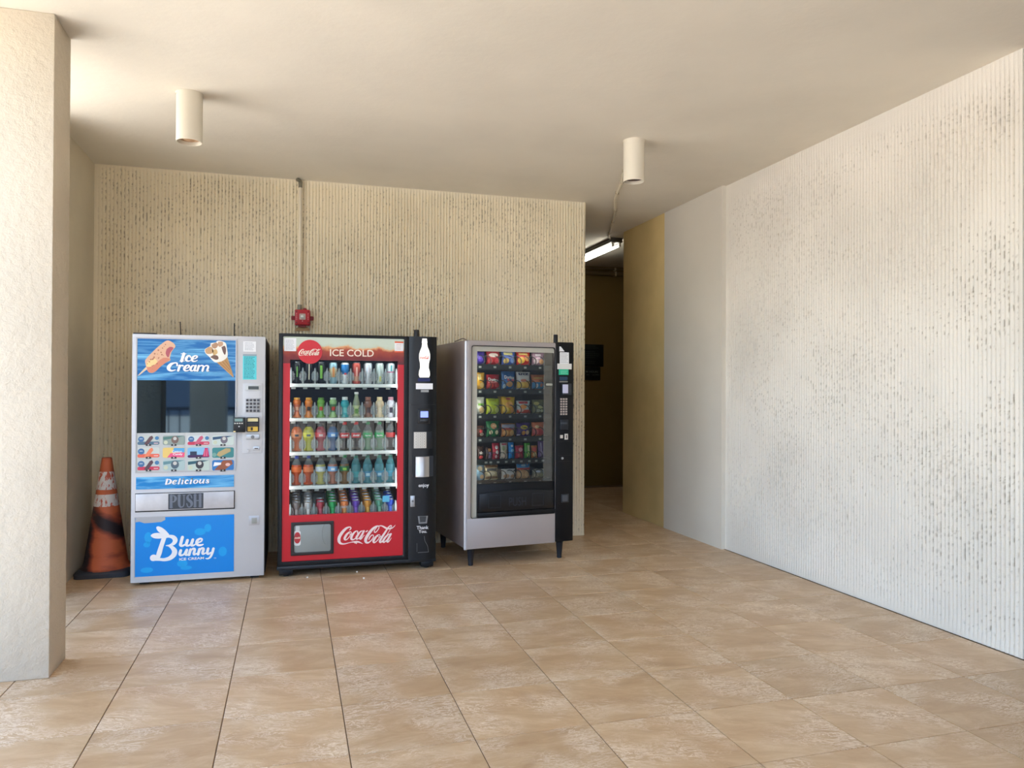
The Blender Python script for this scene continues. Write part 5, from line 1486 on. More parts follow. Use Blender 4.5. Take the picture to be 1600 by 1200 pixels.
TOPC = [((26, 28, 28), None, (0.010, 0.05, 0.13, (92, 150, 52)), 'black tall can with dark green claw print'),
        ((24, 24, 26), None, (0.007, 0.03, 0.15, (236, 228, 200)), 'black tall can with a cream stripe'),
        ((22, 26, 22), None, (0.018, 0.04, 0.14, (120, 186, 50)), 'black tall can with bright green claw print'),
        ((150, 186, 196), (0.05, 0.12, (206, 190, 150)), (0.016, 0.05, 0.13, (206, 132, 56)), 'pale blue tall can with an orange picture'),
        ((226, 232, 236), (0.075, 0.15, (30, 120, 186)), (0.018, 0.07, 0.085, (200, 60, 70)), 'blue and white tall can with a red mark'),
        ((196, 84, 70), (0.02, 0.06, (206, 150, 120)), (0.012, 0.06, 0.13, (236, 180, 160)), 'coral red tall can'),
        ((206, 212, 216), None, (0.012, 0.09, 0.14, (236, 226, 232)), 'silver tall can with a pale emblem'),
        ((192, 204, 196), None, (0.016, 0.02, 0.06, (206, 206, 120)), 'silver green tall can with a yellow mark'),
        ((214, 224, 226), (0.09, 0.10, (206, 120, 150)), (0.014, 0.10, 0.15, (70, 150, 150)), 'white tall can with a teal mark')]
for c, (rgb, band, patch, lab) in enumerate(TOPC):
    can(spot(c, 0.125, S1), '%s, %s on the top drinks shelf' % (lab, ORD[c]), rgb, 0.166, 0.0305, band, patch, GR1)
    can(spot(c, 0.195, S1), '%s, hidden behind its twin, top drinks shelf' % lab, rgb, 0.166, 0.0305, band, None, GR1)
def caps(rgb):
    return rgbm(rgb, 0.35)
S2 = shelf_z[1] + 0.0008
GR2 = 'juice and shake bottles on the second shelf of the drinks machine'
ROW2 = [('juice', (206, 110, 40), (216, 160, 50), (190, 100, 60), (220, 170, 140), 'orange juice bottle with a pale label'),
        ('juice', (226, 134, 30), (226, 170, 40), (214, 120, 30), (66, 40, 26), 'bright orange juice bottle with a dark label'),
        ('juice', (110, 170, 60), (90, 140, 50), (120, 180, 70), (206, 70, 54), 'green apple juice bottle with a red fruit print'),
        ('juice', (150, 190, 120), (206, 226, 200), (70, 120, 60), (206, 60, 50), 'pale green juice bottle with a white shoulder'),
        ('shake', (40, 160, 170), (224, 232, 230), (40, 168, 176), (120, 206, 206), 'teal drink bottle with a white cap'),
        ('tall', (176, 186, 150), (236, 238, 232), (196, 206, 150), (90, 140, 40), 'tall clear bottle with a white cap and lime label'),
        ('shake', (130, 84, 62), (150, 96, 74), (140, 92, 70), (70, 40, 34), 'brown chocolate shake bottle'),
        ('shake', (226, 206, 166), (236, 214, 160), (226, 206, 170), (236, 222, 190), 'cream coloured shake bottle'),
        ('shake', (226, 228, 236), (206, 150, 160), (232, 234, 240), (60, 54, 70), 'white shake bottle with a pink cap')]
for c, (kind, liq, cap, lab, lab2, nm) in enumerate(ROW2):
    bottle(kind, spot(c, 0.125, S2), '%s, %s on the second drinks shelf' % (nm, ORD[c]), liquid(liq, 1.0 if kind != 'tall' else 0.7), caps(cap), caps(lab), liquid(liq, 1.0 if kind != 'tall' else 0.6), caps(lab2), GR2)
S3 = shelf_z[2] + 0.0008
GR3 = 'soda and sports bottles on the third shelf of the drinks machine'
DKC = (28, 34, 46)
ROW3 = [('sport', (190, 96, 40), DKC, (206, 128, 74), (50, 60, 74), 'orange sports drink bottle', None),
        ('sport', (176, 178, 40), DKC, (214, 214, 60), (60, 78, 80), 'yellow sports drink bottle', None),
        ('sport', (150, 20, 50), DKC, (206, 50, 70), (232, 200, 200), 'red sports drink bottle', None),
        ('sport', (10, 80, 130), DKC, (30, 130, 200), (206, 232, 244), 'blue sports drink bottle', None),
        ('soda', (30, 18, 18), (206, 34, 40), (206, 30, 40), None, 'dark cola bottle with a red cap', 'script'),
        ('soda', (30, 18, 18), (206, 34, 40), (206, 30, 40), None, 'dark cola bottle with a red cap and white script', 'script'),
        ('soda', (120, 160, 130), (20, 140, 80), (20, 160, 80), None, 'clear lemon soda bottle with a green cap', 'w'),
        ('soda', (120, 160, 130), (20, 140, 80), (20, 160, 80), None, 'clear lemon soda bottle with a green label', 'w'),
        ('soda', (24, 20, 20), (36, 38, 44), (200, 30, 36), None, 'dark cola bottle with a black cap', None)]
for c, (kind, liq, cap, lab, lab2, nm, wd) in enumerate(ROW3):
    bottle(kind, spot(c, 0.135, S3), '%s, %s on the third drinks shelf' % (nm, ORD[c]), liquid(liq, 0.96 if wd != 'w' else 0.75), caps(cap), caps(lab), liquid(liq, 0.9) if kind == 'sport' else None, caps(lab2) if lab2 else None, GR3, cola_script=(wd == 'script'), word='Sprite' if wd == 'w' else None)
S4 = shelf_z[3] + 0.0008
GR4 = 'tea, lemonade and water bottles on the fourth shelf of the drinks machine'
ROW4 = [('soda', (196, 82, 36), (30, 60, 170), (226, 110, 40), None, 'orange soda bottle with a blue cap'),
        ('soda', (196, 82, 36), (30, 60, 170), (230, 126, 70), None, 'orange soda bottle with a blue cap and pale label'),
        ('soda', (196, 190, 110), (40, 44, 50), (196, 214, 226), (236, 240, 230), 'pale lemonade bottle with a dark cap'),
        ('soda', (176, 116, 96), (50, 44, 48), (120, 180, 232), (236, 240, 246), 'pink lemonade bottle with a light blue label'),
        ('soda', (130, 92, 50), (30, 140, 84), (20, 110, 50), (150, 206, 70), 'brown ginger soda bottle with a green label'),
        ('water', (90, 160, 166), (40, 130, 110), (90, 186, 190), None, 'teal water bottle beside the ginger soda'),
        ('water', (90, 160, 170), (40, 130, 110), (70, 160, 200), (190, 226, 236), 'teal water bottle with a round white mark'),
        ('water', (90, 160, 170), (40, 130, 110), (70, 160, 200), (190, 226, 236), 'teal water bottle with a pale blue label'),
        ('water', (90, 164, 176), (40, 130, 110), (90, 180, 210), None, 'teal water bottle at the right end')]
for c, (kind, liq, cap, lab, lab2, nm) in enumerate(ROW4):
    w = kind == 'water'
    bottle(kind, spot(c, 0.135, S4), '%s, %s on the fourth drinks shelf' % (nm, ORD[c]), liquid(liq, 0.62 if w else 0.95), caps(cap), mat('wet_label_%d' % c, lab, 0.3, alpha=0.75) if w else caps(lab), liquid((100, 170, 176), 0.5) if w else None, caps(lab2) if lab2 else None, GR4)
GR5 = 'soda cans in the slanting bottom tray of the drinks machine'
CANS = [((120, 112, 108), 'grey soda can', 5), ((190, 186, 180), 'silver soda can', 5), ((170, 44, 62), 'dark red soda can', 2), ((20, 150, 70), 'green soda can', 6), ((230, 124, 50), 'orange soda can', 6),
        ((98, 54, 160), 'purple soda can', 6), ((206, 134, 30), 'amber soda can', 6), ((90, 150, 120), 'grey green soda can', 6), ((44, 80, 190), 'blue soda can', 4)]
PLACE = ['at the front', 'second back', 'third back', 'fourth back', 'fifth back', 'sixth back']
for c, (rgb, nm, n) in enumerate(CANS):
    for k in range(n):
        d = 0.125 + k * 0.0685
        z = TZ + (d - 0.07) * TSL - 0.005
        can(spot(c, d, z), '%s, lane %s of the bottom drinks tray, %s' % (nm, ORD[c], PLACE[k]), rgb, 0.122, 0.0325, None, (0.02, 0.03, 0.07, tuple(min(255, v + 60) for v in rgb)) if k == 0 else None, GR5, word='FANTA' if (c == 4 and k == 0) else None)
a0, a1, b0, b1 = R(597.8, 608.4, 774.6, 784.4, 0.026)
G().box(a0, a1, 0.027, 0.0305, b0, b1).build('glass_sticker', rgbm((96, 186, 222), 0.4), cola, label='small sky blue sticker on the glass')
# ------------------------------------------------------------------ snack vending machine
SN = Frame((1.338, 5.88, 0), math.radians(6.0))
R = SN.rect
W_S = SN.uv(894, 700)[0]
TOP_S, BOT_S = 1.808, 0.137
M_TAUPE = mat('taupe_enamel', (172, 164, 162), rough=0.35, metal=0.15)
M_TAUPE2 = mat('taupe_side', (140, 126, 122), rough=0.32, metal=0.2)
M_PUTTY = mat('putty_trim', (186, 184, 172), rough=0.45)
M_NAVYB = mat('matte_black', (8, 10, 15), rough=0.4, spec=0.3)
M_DARKIN = mat('snack_interior', (8, 10, 11), rough=0.7)
sn = thing('snack_vending_machine', 'taupe and black glass-front snack vending machine, rightmost of the three', 'vending machine', SN.loc, SN.rz)
uA, uB, vB, vT = R(745.4, 866.4, 550, 754)
uD1 = SN.uv(866.6, 700)[0]
shell(0.0, W_S - 0.006, 0.022, 0.86, BOT_S, TOP_S, 0.03).build('cabinet', M_TAUPE2, sn, bevel=0.008)
shell(uA - 0.04, uB + 0.02, 0.024, 0.72, vB - 0.02, vT + 0.02, 0.01).build('liner', M_DARKIN, sn)
# door face around the window
pout = rr(0.004, uD1, R(729, 866, 540, 807)[2], TOP_S - 0.004, 0.012, 6)
oo = R(735.2, 866.6, 541.2, 806.5)
pin = rr(oo[0], uD1 - 0.001, oo[2], oo[3], 0.022, 6)
ring(pout, pin, -0.014, 0.022).build('door_frame', M_TAUPE, sn, bevel=0.003)
# putty liner strip left and above the glass
g = G().prism([(oo[0], oo[2]), (uA, oo[2]), (uA, vT), (uD1, vT), (uD1, oo[3]), (oo[0] + 0.02, oo[3]), (oo[0] + 0.006, oo[3] - 0.006), (oo[0], oo[3] - 0.02)], 0.004, 0.02)
g.build('window_surround', M_PUTTY, sn)
ring(pin, rr(oo[0] + 0.005, uD1 - 0.006, oo[2] + 0.005, oo[3] - 0.006, 0.018, 6), -0.012, 0.004).build('window_gasket', M_NAVYB, sn)
G().box(uA, uB + 0.004, 0.010, 0.015, vB, vT).build('window_glass', glass_mat('snack_glass', (0.90, 0.93, 0.93), 1.5, 2.4), sn, label='clear window glass with soft reflections')
a0, a1, b0, b1 = R(852.8, 864.4, 598, 603.6)
ov = G().prism(rr(a0, a1, b0, b1, (b1 - b0) * 0.48, 5), 0.006, 0.010).build('oval_badge', rgbm((60, 62, 58), 0.4), sn)
G().prism(rr(a0 + 0.004, a1 - 0.004, b0 + 0.006, b1 - 0.006, (b1 - b0) * 0.25, 4), 0.0052, 0.006).build('badge_print', rgbm((170, 172, 160), 0.4), ov)
M_SLED = mat('snack_lamp', (255, 250, 236), rough=0.4, emit=9.0)
G().box(uA - 0.03, uA - 0.018, 0.03, 0.045, vB + 0.05, vT - 0.02).build('light_tube', M_SLED, sn)
G().box(uA, uB, 0.028, 0.04, vT + 0.002, vT + 0.008).build('light_tube', M_SLED, sn)
# delivery bin
b_ = R(745.4, 866.4, 755, 803)
G().box(uA, uD1 - 0.002, -0.004, 0.03, b_[2], vB).build('bin_housing', M_NAVYB, sn, bevel=0.004)
bn = R(748, 864, 765, 797)
hx = [bn[0] + (bn[1] - bn[0]) * t for t in np.linspace(0, 1, 15)]
fl_pts = [(x, bn[2]) for x in hx] + [(x, bn[3] - 0.006 + 0.02 * math.sin(PI * (x - bn[0]) / (bn[1] - bn[0])) - 0.014) for x in hx[::-1]]
fb = G().prism(fl_pts, -0.014, -0.004).build('bin_door', mat('bin_black', (7, 9, 15), 0.35), sn, bevel=0.003)
for x0, x1 in ((0.12, 0.28), (0.70, 0.86)):
    q0, q1 = bn[0] + (bn[1] - bn[0]) * x0, bn[0] + (bn[1] - bn[0]) * x1
    ring([(q0, bn[2] + 0.03), (q1, bn[2] + 0.03), (q1, bn[3] - 0.035), (q0, bn[3] - 0.035)], [(q0 + 0.003, bn[2] + 0.033), (q1 - 0.003, bn[2] + 0.033), (q1 - 0.003, bn[3] - 0.038), (q0 + 0.003, bn[3] - 0.038)], -0.0152, -0.014).build('door_outline', rgbm((40, 46, 58), 0.4), fb)
g = G(); text(g, 'PUSH', bn[0] + (bn[1] - bn[0]) * 0.39, bn[0] + (bn[1] - bn[0]) * 0.62, bn[2] + 0.036, bn[3] - 0.060, -0.0145, -0.0); g.build('push_lettering', rgbm((36, 42, 54), 0.4), fb)
G().box(uA, uD1 - 0.002, -0.022, 0.0, b_[2] - 0.012, b_[2] + 0.030).build('bin_lip', M_NAVYB, sn, bevel=0.006)
# kick panel
k0 = R(729, 866, 806, 853)
kv1 = R(729, 866, 807.5, 801.5)
G().prism([(0.004, BOT_S + 0.004), (uD1, BOT_S + 0.004), (uD1, b_[2] - 0.014), (0.004, b_[2] - 0.014)], -0.016, 0.022).build('kick_panel', M_TAUPE, sn, bevel=0.003)
G().tube([(-0.002, 0.004, BOT_S), (-0.002, 0.004, TOP_S - 0.01)], 0.013, 12).build('corner_trim', mat('bright_trim', (206, 204, 208), 0.3, 0.4), sn, smooth=True)
# control column
G().box(uD1, W_S, -0.022, 0.05, BOT_S + 0.010, TOP_S + 0.004).build('control_column', M_NAVYB, sn, bevel=0.006)
DS = -0.024
def slab5(px, name, m, d0=DS, d1=-0.018, bev=0.0, parent=None, label=None):
    a0, a1, b0, b1 = SN.rect(*px, d1)
    return G().box(a0, a1, d0, d1, b0, b1).build(name, m, parent or sn, bevel=bev, label=label)
D2 = -0.0222
a0, a1, b0, b1 = SN.rect(874, 882, 541.5, 549.4, D2)
G().prism([(a0, b0), (a1, b0 + 0.002), (a1 - 0.012, b0 + 0.016), (a0 + 0.012, b1), (a0, b1)], DS, D2).build('torn_sticker', M_WHITEP, sn)
st = slab5((874.6, 888.8, 550.6, 568.8), 'notice_sticker', M_WHITEP, DS, D2)
a0, a1, b0, b1 = SN.rect(875.6, 887.6, 551.6, 567.4, D2)
sticker_lines(st, a0, a1, b0, b1, DS, 7, rgbm((120, 120, 128), 0.6), 21, th=0.22)
slab5((870.8, 893, 568.2, 577), 'blank_label', mat('label_grey', (226, 226, 222), 0.5), DS - 0.001, D2)
st = slab5((873, 888.2, 577, 585.8), 'green_sticker', rgbm((30, 180, 140), 0.45), DS, D2)
a0, a1, b0, b1 = SN.rect(876, 887, 579, 584.6, D2)
sticker_lines(st, a0, a1, b0, b1, DS, 3, rgbm((150, 226, 200), 0.5), 22, th=0.3)
slab5((874.2, 886.6, 588.6, 594.4), 'price_display', rgbm((28, 58, 88), 0.15), DS, D2)
slab5((874, 887, 595.6, 597.4), 'brand_line', rgbm((130, 132, 128), 0.4), DS, D2)
rd = slab5((877, 890.8, 599.6, 617.4), 'card_reader', rgbm((40, 44, 52), 0.3), DS - 0.03, D2, 0.004)
a0, a1, b0, b1 = SN.rect(879, 887.6, 600.8, 614.4, DS - 0.03)
G().box(a0, a1, DS - 0.031, DS - 0.030, b0, b1).build('reader_screen', mat('pale_screen', (168, 168, 190), rough=0.15, emit=0.15), rd)
a0, a1, b0, b1 = SN.rect(874.6, 886.6, 621.6, 649, D2)
kp = G().box(a0, a1, DS, D2, b0, b1).build('keypad', rgbm((26, 28, 34), 0.4), sn)
sk_me = G().box(-0.0085, 0.0085, -0.004, 0, -0.0072, 0.0072).mesh('key', rgbm((186, 172, 164), 0.4), bevel=0.0015)
for i in range(3):
    for j in range(7):
        inst('key', sk_me, kp, (a0 + (i + 0.5) * (a1 - a0) / 3, DS, b0 + (j + 0.5) * (b1 - b0) / 7))
bv = slab5((874.6, 887, 655.4, 671), 'bill_validator', rgbm((26, 30, 38), 0.35), DS - 0.014, D2, 0.003)
a0, a1, b0, b1 = SN.rect(876, 886, 660, 662.6, DS - 0.014)
G().box(a0, a1, DS - 0.018, DS - 0.014, b0, b1).build('bill_slot', rgbm((60, 66, 76), 0.3), bv)
slab5((875, 879.2, 679.8, 684.8), 'coin_button', rgbm((206, 200, 190), 0.4), DS - 0.004, D2, 0.001)
cs = slab5((882, 887.2, 677.8, 686.8), 'coin_slot', rgbm((216, 210, 200), 0.4), DS - 0.003, D2, 0.001)
a0, a1, b0, b1 = SN.rect(884, 885.4, 679.8, 684.8, D2)
G().box(a0, a1, DS - 0.0036, DS - 0.003, b0, b1).build('slot_opening', rgbm((30, 30, 32), 0.4), cs)
slab5((872, 894, 689.6, 690.2), 'panel_seam', rgbm((4, 5, 8), 0.4), D2 - 0.0004, -0.02)
slab5((872, 894, 711.4, 712.0), 'panel_seam', rgbm((4, 5, 8), 0.4), D2 - 0.0004, -0.02)
slab5((872, 894, 720.6, 721.2), 'panel_seam', rgbm((4, 5, 8), 0.4), D2 - 0.0004, -0.02)
c = SN.uv(878.4, 716, D2)
G().disc(c[0], c[1], 0.010, DS - 0.006, -0.018, 14).build('lock', mat('brushed_steel', (190, 192, 194), 0.3, 0.7), sn)
cc = slab5((876.8, 888.6, 772, 785), 'coin_return', rgbm((40, 44, 50), 0.35), DS - 0.002, D2, 0.001)
a0, a1, b0, b1 = SN.rect(878.6, 886.6, 773.8, 783, DS)
G().box(a0, a1, DS - 0.0028, DS - 0.002, b0, b1).build('return_cup', rgbm((72, 76, 82), 0.4), cc)
# legs and antenna
for u, d in ((0.055, 0.035), (W_S - 0.10, 0.035), (0.055, 0.78), (W_S - 0.10, 0.78)):
    G().lathe([(0.016, 0.0), (0.020, 0.003), (0.021, 0.03), (0.030, BOT_S - 0.004), (0.034, BOT_S + 0.002)], 12, (u, d, 0)).build('leg', mat('leg_black', (24, 26, 34), 0.5, bump=0.3, bscale=60), sn, smooth=True)
c = SN.uv(868.2, 530, 0.10)
G().lathe([(0.019, TOP_S - 0.004), (0.019, TOP_S + 0.070), (0.016, TOP_S + 0.075)], 14, (c[0], 0.10, 0)).build('antenna', M_BLACK, sn, smooth=True)
G().tube(catmull([(-0.002, 0.30, TOP_S + 0.003), (0.0, 0.20, TOP_S + 0.010), (0.005, 0.12, TOP_S + 0.018), (0.02, 0.10, TOP_S + 0.012), (0.03, 0.09, TOP_S + 0.002)], 4), 0.004, 6).build('loose_strap', rgbm((104, 88, 78), 0.6), sn)

# trays, coils
TR = [570.4, 608.4, 647.0, 682.8, 717.4, 749.6]
M_TRAYM = mat('tray_black', (24, 28, 30), rough=0.5)
M_COIL = mat('coil_black', (14, 14, 16), rough=0.4)
def helix(r, turns, pitch, n=14):
    P = []
    for i in range(int(turns * n) + 1):
        a = 2 * PI * i / n
        P.append((r * math.sin(a), pitch * i / n, r - r * math.cos(a)))
    return P
coil_big = G().tube(helix(0.036, 5, 0.075), 0.0038, 5).mesh('spiral_coil', M_COIL, smooth=True)
coil_small = G().tube(helix(0.026, 6, 0.06), 0.0030, 5).mesh('spiral_coil', M_COIL, smooth=True)
tagm = G().box(-0.011, 0.011, -0.001, 0.0, -0.008, 0.008).mesh('slot_label', rgbm((150, 152, 146), 0.5))
trays = []
tray_z = []
WIDE = [(745, 757), (758.6, 781), (782.4, 804.8), (806.2, 828.4), (829.6, 851.4)]
NARR = [(745.6, 756.4), (758.4, 768.2), (769, 780.6), (781.6, 793.4), (793.8, 803.4), (804.4, 817.8), (818.8, 828.6), (829.6, 839.4), (840.4, 849.4)]
for k, y in enumerate(TR):
    z = SN.uv(800, y, 0.09)[1]
    tray_z.append(z)
    tr = G().box(uA - 0.028, uB + 0.006, 0.085, 0.66, z - 0.008, z).build('tray', M_TRAYM, sn)
    lp = G().box(uA - 0.028, uB + 0.006, 0.080, 0.085, z - 0.040, z + 0.002).build('tray_lip', rgbm((22, 27, 28), 0.4), tr)
    for x0, x1 in (NARR if k == 4 else WIDE):
        u = SN.uv((x0 + x1) / 2, y, 0.08)[0]
        if x0 < 746:
            u = SN.uv(x1 - (11 if k == 4 else 21) / 2 + (5 if k == 4 else 0), y, 0.08)[0]
        inst('slot_label', tagm, tr, (u + 0.02, 0.080, z - 0.020))
        if k == 4:
            inst('spiral_coil', coil_small, tr, (u, 0.095, z + 0.003))
        else:
            for s_ in (-0.037, 0.037):
                inst('spiral_coil', coil_big, tr, (u + s_, 0.095, z + 0.003))

# ------------------------------------------------------------------ snack bags
class Bag:
    def __init__(s, w, h, t, seed, taper=0.0):
        s.w, s.h, s.t, s.taper = w, h, t, taper
        r = random.Random(seed)
        s.ph = [r.uniform(0, 6.28) for _ in range(6)]
        s.am = [r.uniform(0.5, 1.0) for _ in range(6)]
    def pt(s, a, q, side=-1, off=0.0):                  # a -1..1 across, q 0..1 up
        e = math.sin(PI * min(max((q - 0.05) / 0.9, 0), 1))
        pinch = 1 - 0.07 * e - s.taper * q
        b = s.t * (max(1 - a * a, 0) ** 0.55) * (e ** 0.6)
        wr = 0.0018 * (s.am[0] * math.sin(9 * a + s.ph[0] + 5 * q) + s.am[1] * math.sin(7 * q * 3 + s.ph[1] + 4 * a) + s.am[2] * math.sin(15 * a * q + s.ph[2]))
        cr = 0.0010 * math.sin(60 * a) if (q < 0.05 or q > 0.95) else 0
        return (a * s.w / 2 * pinch, side * (b + (wr + 0.001) * (1 if abs(a) < 0.98 else 0) + cr * 0.3 + off), q * s.h)
    def mesh(s, m, nu=10, nq=13):
        g = G()
        for side in (-1, 1):
            V, Fc = [], []
            for j in range(nq + 1):
                q = j / nq
                for i in range(nu + 1):
                    V.append(s.pt(-1 + 2 * i / nu, q, side))
            for j in range(nq):
                for i in range(nu):
                    f = (j * (nu + 1) + i, j * (nu + 1) + i + 1, (j + 1) * (nu + 1) + i + 1, (j + 1) * (nu + 1) + i)
                    Fc.append(f if side < 0 else f[::-1])
            g.add(V, Fc)
        me = g.mesh('bag', m)
        bm = bmesh.new(); bm.from_mesh(me)
        bmesh.ops.remove_doubles(bm, verts=bm.verts, dist=0.0012)
        bm.to_mesh(me); bm.free()
        me.polygons.foreach_set('use_smooth', [True] * len(me.polygons))
        return me
    def patch(s, kind, a0, a1, q0, q1, m, name, parent, off=0.0016):
        g = G()
        ca, cq, ra, rq = (a0 + a1) / 2, (q0 + q1) / 2, (a1 - a0) / 2, (q1 - q0) / 2
        if kind == 'oval':
            V = [s.pt(ca, cq, -1, off)]
            Fc = []
            for k in (1, 2):
                for i in range(16):
                    t = 2 * PI * i / 16
                    V.append(s.pt(ca + ra * k / 2 * math.cos(t), cq + rq * k / 2 * math.sin(t), -1, off))
            for i in range(16):
                j = (i + 1) % 16
                Fc += [(0, 1 + i, 1 + j), (1 + i, 17 + i, 17 + j, 1 + j)]
        else:
            n1, n2 = 8, 6
            V, Fc = [], []
            for j in range(n2 + 1):
                for i in range(n1 + 1):
                    q = q0 + (q1 - q0) * j / n2
                    if kind == 'wave':
                        q += 0.05 * math.sin(3.0 * (i / n1) * PI) * (j / n2)
                    V.append(s.pt(a0 + (a1 - a0) * i / n1, q, -1, off))
            for j in range(n2):
                for i in range(n1):
                    Fc.append((j * (n1 + 1) + i, j * (n1 + 1) + i + 1, (j + 1) * (n1 + 1) + i + 1, (j + 1) * (n1 + 1) + i))
        o = g.add(V, Fc).build(name, m, parent, smooth=True)
        return o
    def word(s, body, a0, a1, q0, q1, m, parent, off=0.0032, bold=0.03, slant=0.0):
        V, Fc = text_geo(body, bold, 0.0)
        g = G().add([s.pt(a0 + x * (a1 - a0), q0 + z * (q1 - q0) + slant * x, -1, off) for x, z in V], Fc)
        return g.build('bag_lettering', m, parent)
def bagm(rgb):
    return rgbm(rgb, 0.27, metal=0.12)
_bag_n = [0]
def snack(k, px, ytop, rgb, label, prints=(), words=(), yaw=0.0, t=0.022, d=0.150, taper=0.0, cat='snack bag', name='snack_bag', group='snack bags in the snack machine'):
    _bag_n[0] += 1
    x0, x1 = px
    z = tray_z[k]
    u0 = SN.uv(x0, TR[k], d)[0]
    u1 = SN.uv(x1, TR[k], d)[0]
    zt = SN.uv((x0 + x1) / 2, ytop, d)[1]
    b = Bag(u1 - u0, zt - z - 0.001, t, _bag_n[0], taper)
    o = bpy.data.objects.new(name, b.mesh(bagm(rgb)))
    col.objects.link(o)
    o.location = SN.world((u0 + u1) / 2, d, z + 0.0006)
    o.rotation_euler = (math.radians(-3), 0, SN.rz + yaw)
    tag(o, label, cat, group)
    for kind, a0, a1, q0, q1, c in prints:
        b.patch(kind, a0, a1, q0, q1, rgbm(c, 0.3), 'bag_print', o, 0.0014 if kind != 'oval' else 0.0022)
    for w in words:
        b.word(w[0], w[1], w[2], w[3], w[4], rgbm(w[5], 0.35), o, slant=w[6] if len(w) > 6 else 0.0)
    return o
WH = (244, 242, 238)
A, B_, C_, D_, E_ = [(738, 757.4), (759.4, 780.8), (783, 805), (806.4, 828.4), (830.4, 850.4)]
# top tray
snack(0, A, 549.5, (70, 50, 150), 'dark purple snack bag at the left end of the top snack tray', [('oval', -0.2, 0.7, 0.2, 0.7, (96, 70, 190))])
snack(0, B_, 548.5, (176, 30, 36), 'dark red snack bag, second on the top snack tray', [('oval', -0.7, 0.7, 0.55, 0.85, (226, 206, 196)), ('oval', -0.85, -0.1, 0.08, 0.5, (206, 70, 70)), ('oval', 0.15, 0.85, 0.1, 0.5, (206, 60, 70))])
snack(0, C_, 549, (66, 92, 170), 'blue snack bag with yellow chips print, in the middle of the top snack tray', [('rect', -0.7, 0.6, 0.72, 0.92, (206, 196, 130)), ('oval', -0.8, 0.0, 0.1, 0.5, (206, 176, 96)), ('oval', 0.2, 0.8, 0.15, 0.5, (120, 150, 210))])
snack(0, D_, 550, (206, 44, 34), 'red and yellow snack bag, fourth on the top snack tray', [('oval', -0.9, 0.1, 0.12, 0.62, (240, 190, 60)), ('oval', 0.1, 0.9, 0.3, 0.75, (226, 150, 80)), ('rect', -0.7, 0.6, 0.76, 0.9, (240, 206, 120))])
snack(0, E_, 551, (176, 140, 160), 'dusty pink snack bag at the right end of the top snack tray', [('oval', -0.8, 0.0, 0.1, 0.55, (226, 200, 206)), ('oval', 0.1, 0.85, 0.1, 0.5, (216, 160, 110)), ('rect', -0.5, 0.4, 0.72, 0.88, (226, 210, 220))])
# second tray
snack(1, A, 582, (226, 170, 44), 'yellow snack bag at the left end of the second snack tray', [('oval', 0.1, 0.8, 0.1, 0.4, (226, 190, 110)), ('rect', -0.2, 0.3, 0.55, 0.9, (240, 220, 150))])
snack(1, B_, 585, (180, 22, 36), 'red tortilla chip bag with white name, on the second snack tray', [('oval', -0.85, 0.0, 0.05, 0.4, (226, 70, 50)), ('oval', 0.2, 0.9, 0.1, 0.45, (216, 60, 60)), ('wave', -0.8, 0.7, 0.42, 0.5, (236, 130, 120))], [('Doritos', -0.8, 0.75, 0.56, 0.78, WH, -0.08)], 0.05)
snack(1, C_, 580, (34, 104, 170), 'blue tortilla chip bag with white name, on the second snack tray', [('oval', -0.35, 0.55, 0.12, 0.44, (216, 160, 100)), ('oval', -0.85, -0.45, 0.02, 0.3, (190, 220, 240)), ('wave', -0.3, 0.8, 0.46, 0.54, (206, 90, 110))], [('Doritos', -0.65, 0.8, 0.58, 0.76, WH, -0.03)])
snack(1, D_, 581, (232, 228, 222), 'white potato chip bag with yellow lower half, on the second snack tray', [('rect', -0.96, 0.96, 0.05, 0.42, (226, 176, 60)), ('oval', -0.85, 0.1, 0.08, 0.42, (240, 200, 90)), ('oval', 0.2, 0.9, 0.1, 0.5, (230, 180, 70)), ('oval', -0.5, 0.4, 0.42, 0.58, (206, 120, 80))], [('utz', -0.7, 0.75, 0.8, 0.96, (28, 34, 90))], -0.04)
snack(1, E_, 585.5, (206, 120, 66), 'orange and blue snack bag at the right end of the second snack tray', [('rect', -0.98, 0.98, 0.03, 0.48, (60, 140, 190)), ('oval', -0.5, -0.05, 0.1, 0.4, (226, 232, 236)), ('oval', 0.2, 0.7, 0.15, 0.42, (226, 150, 120)), ('rect', -0.7, 0.6, 0.74, 0.8, (206, 180, 80))], taper=-0.06)
# third tray
snack(2, A, 620.5, (214, 216, 204), 'white and green snack bag at the left end of the third snack tray', [('oval', 0.0, 0.9, 0.05, 0.42, (214, 186, 130)), ('rect', -0.2, 0.8, 0.5, 0.62, (130, 190, 70))])
snack(2, B_, 622.5, (190, 206, 44), 'lime green snack bag on the third snack tray', [('oval', -0.8, 0.0, 0.05, 0.42, (206, 214, 80)), ('oval', 0.2, 0.9, 0.08, 0.44, (214, 224, 110)), ('oval', -0.5, 0.4, 0.55, 0.8, (160, 184, 40))])
snack(2, (778, 790), 619.4, (206, 170, 40), 'yellow snack bag tucked behind the bright yellow bag on the third snack tray', [], d=0.215)
snack(2, C_, 620, (240, 190, 40), 'bright yellow snack bag with a small red emblem on the third snack tray', [('oval', -0.4, 0.35, 0.82, 0.93, (206, 60, 50)), ('oval', -0.5, 0.6, 0.35, 0.72, (240, 170, 70)), ('oval', -0.85, 0.0, 0.05, 0.4, (250, 214, 80)), ('oval', 0.25, 0.9, 0.05, 0.42, (226, 150, 50))])
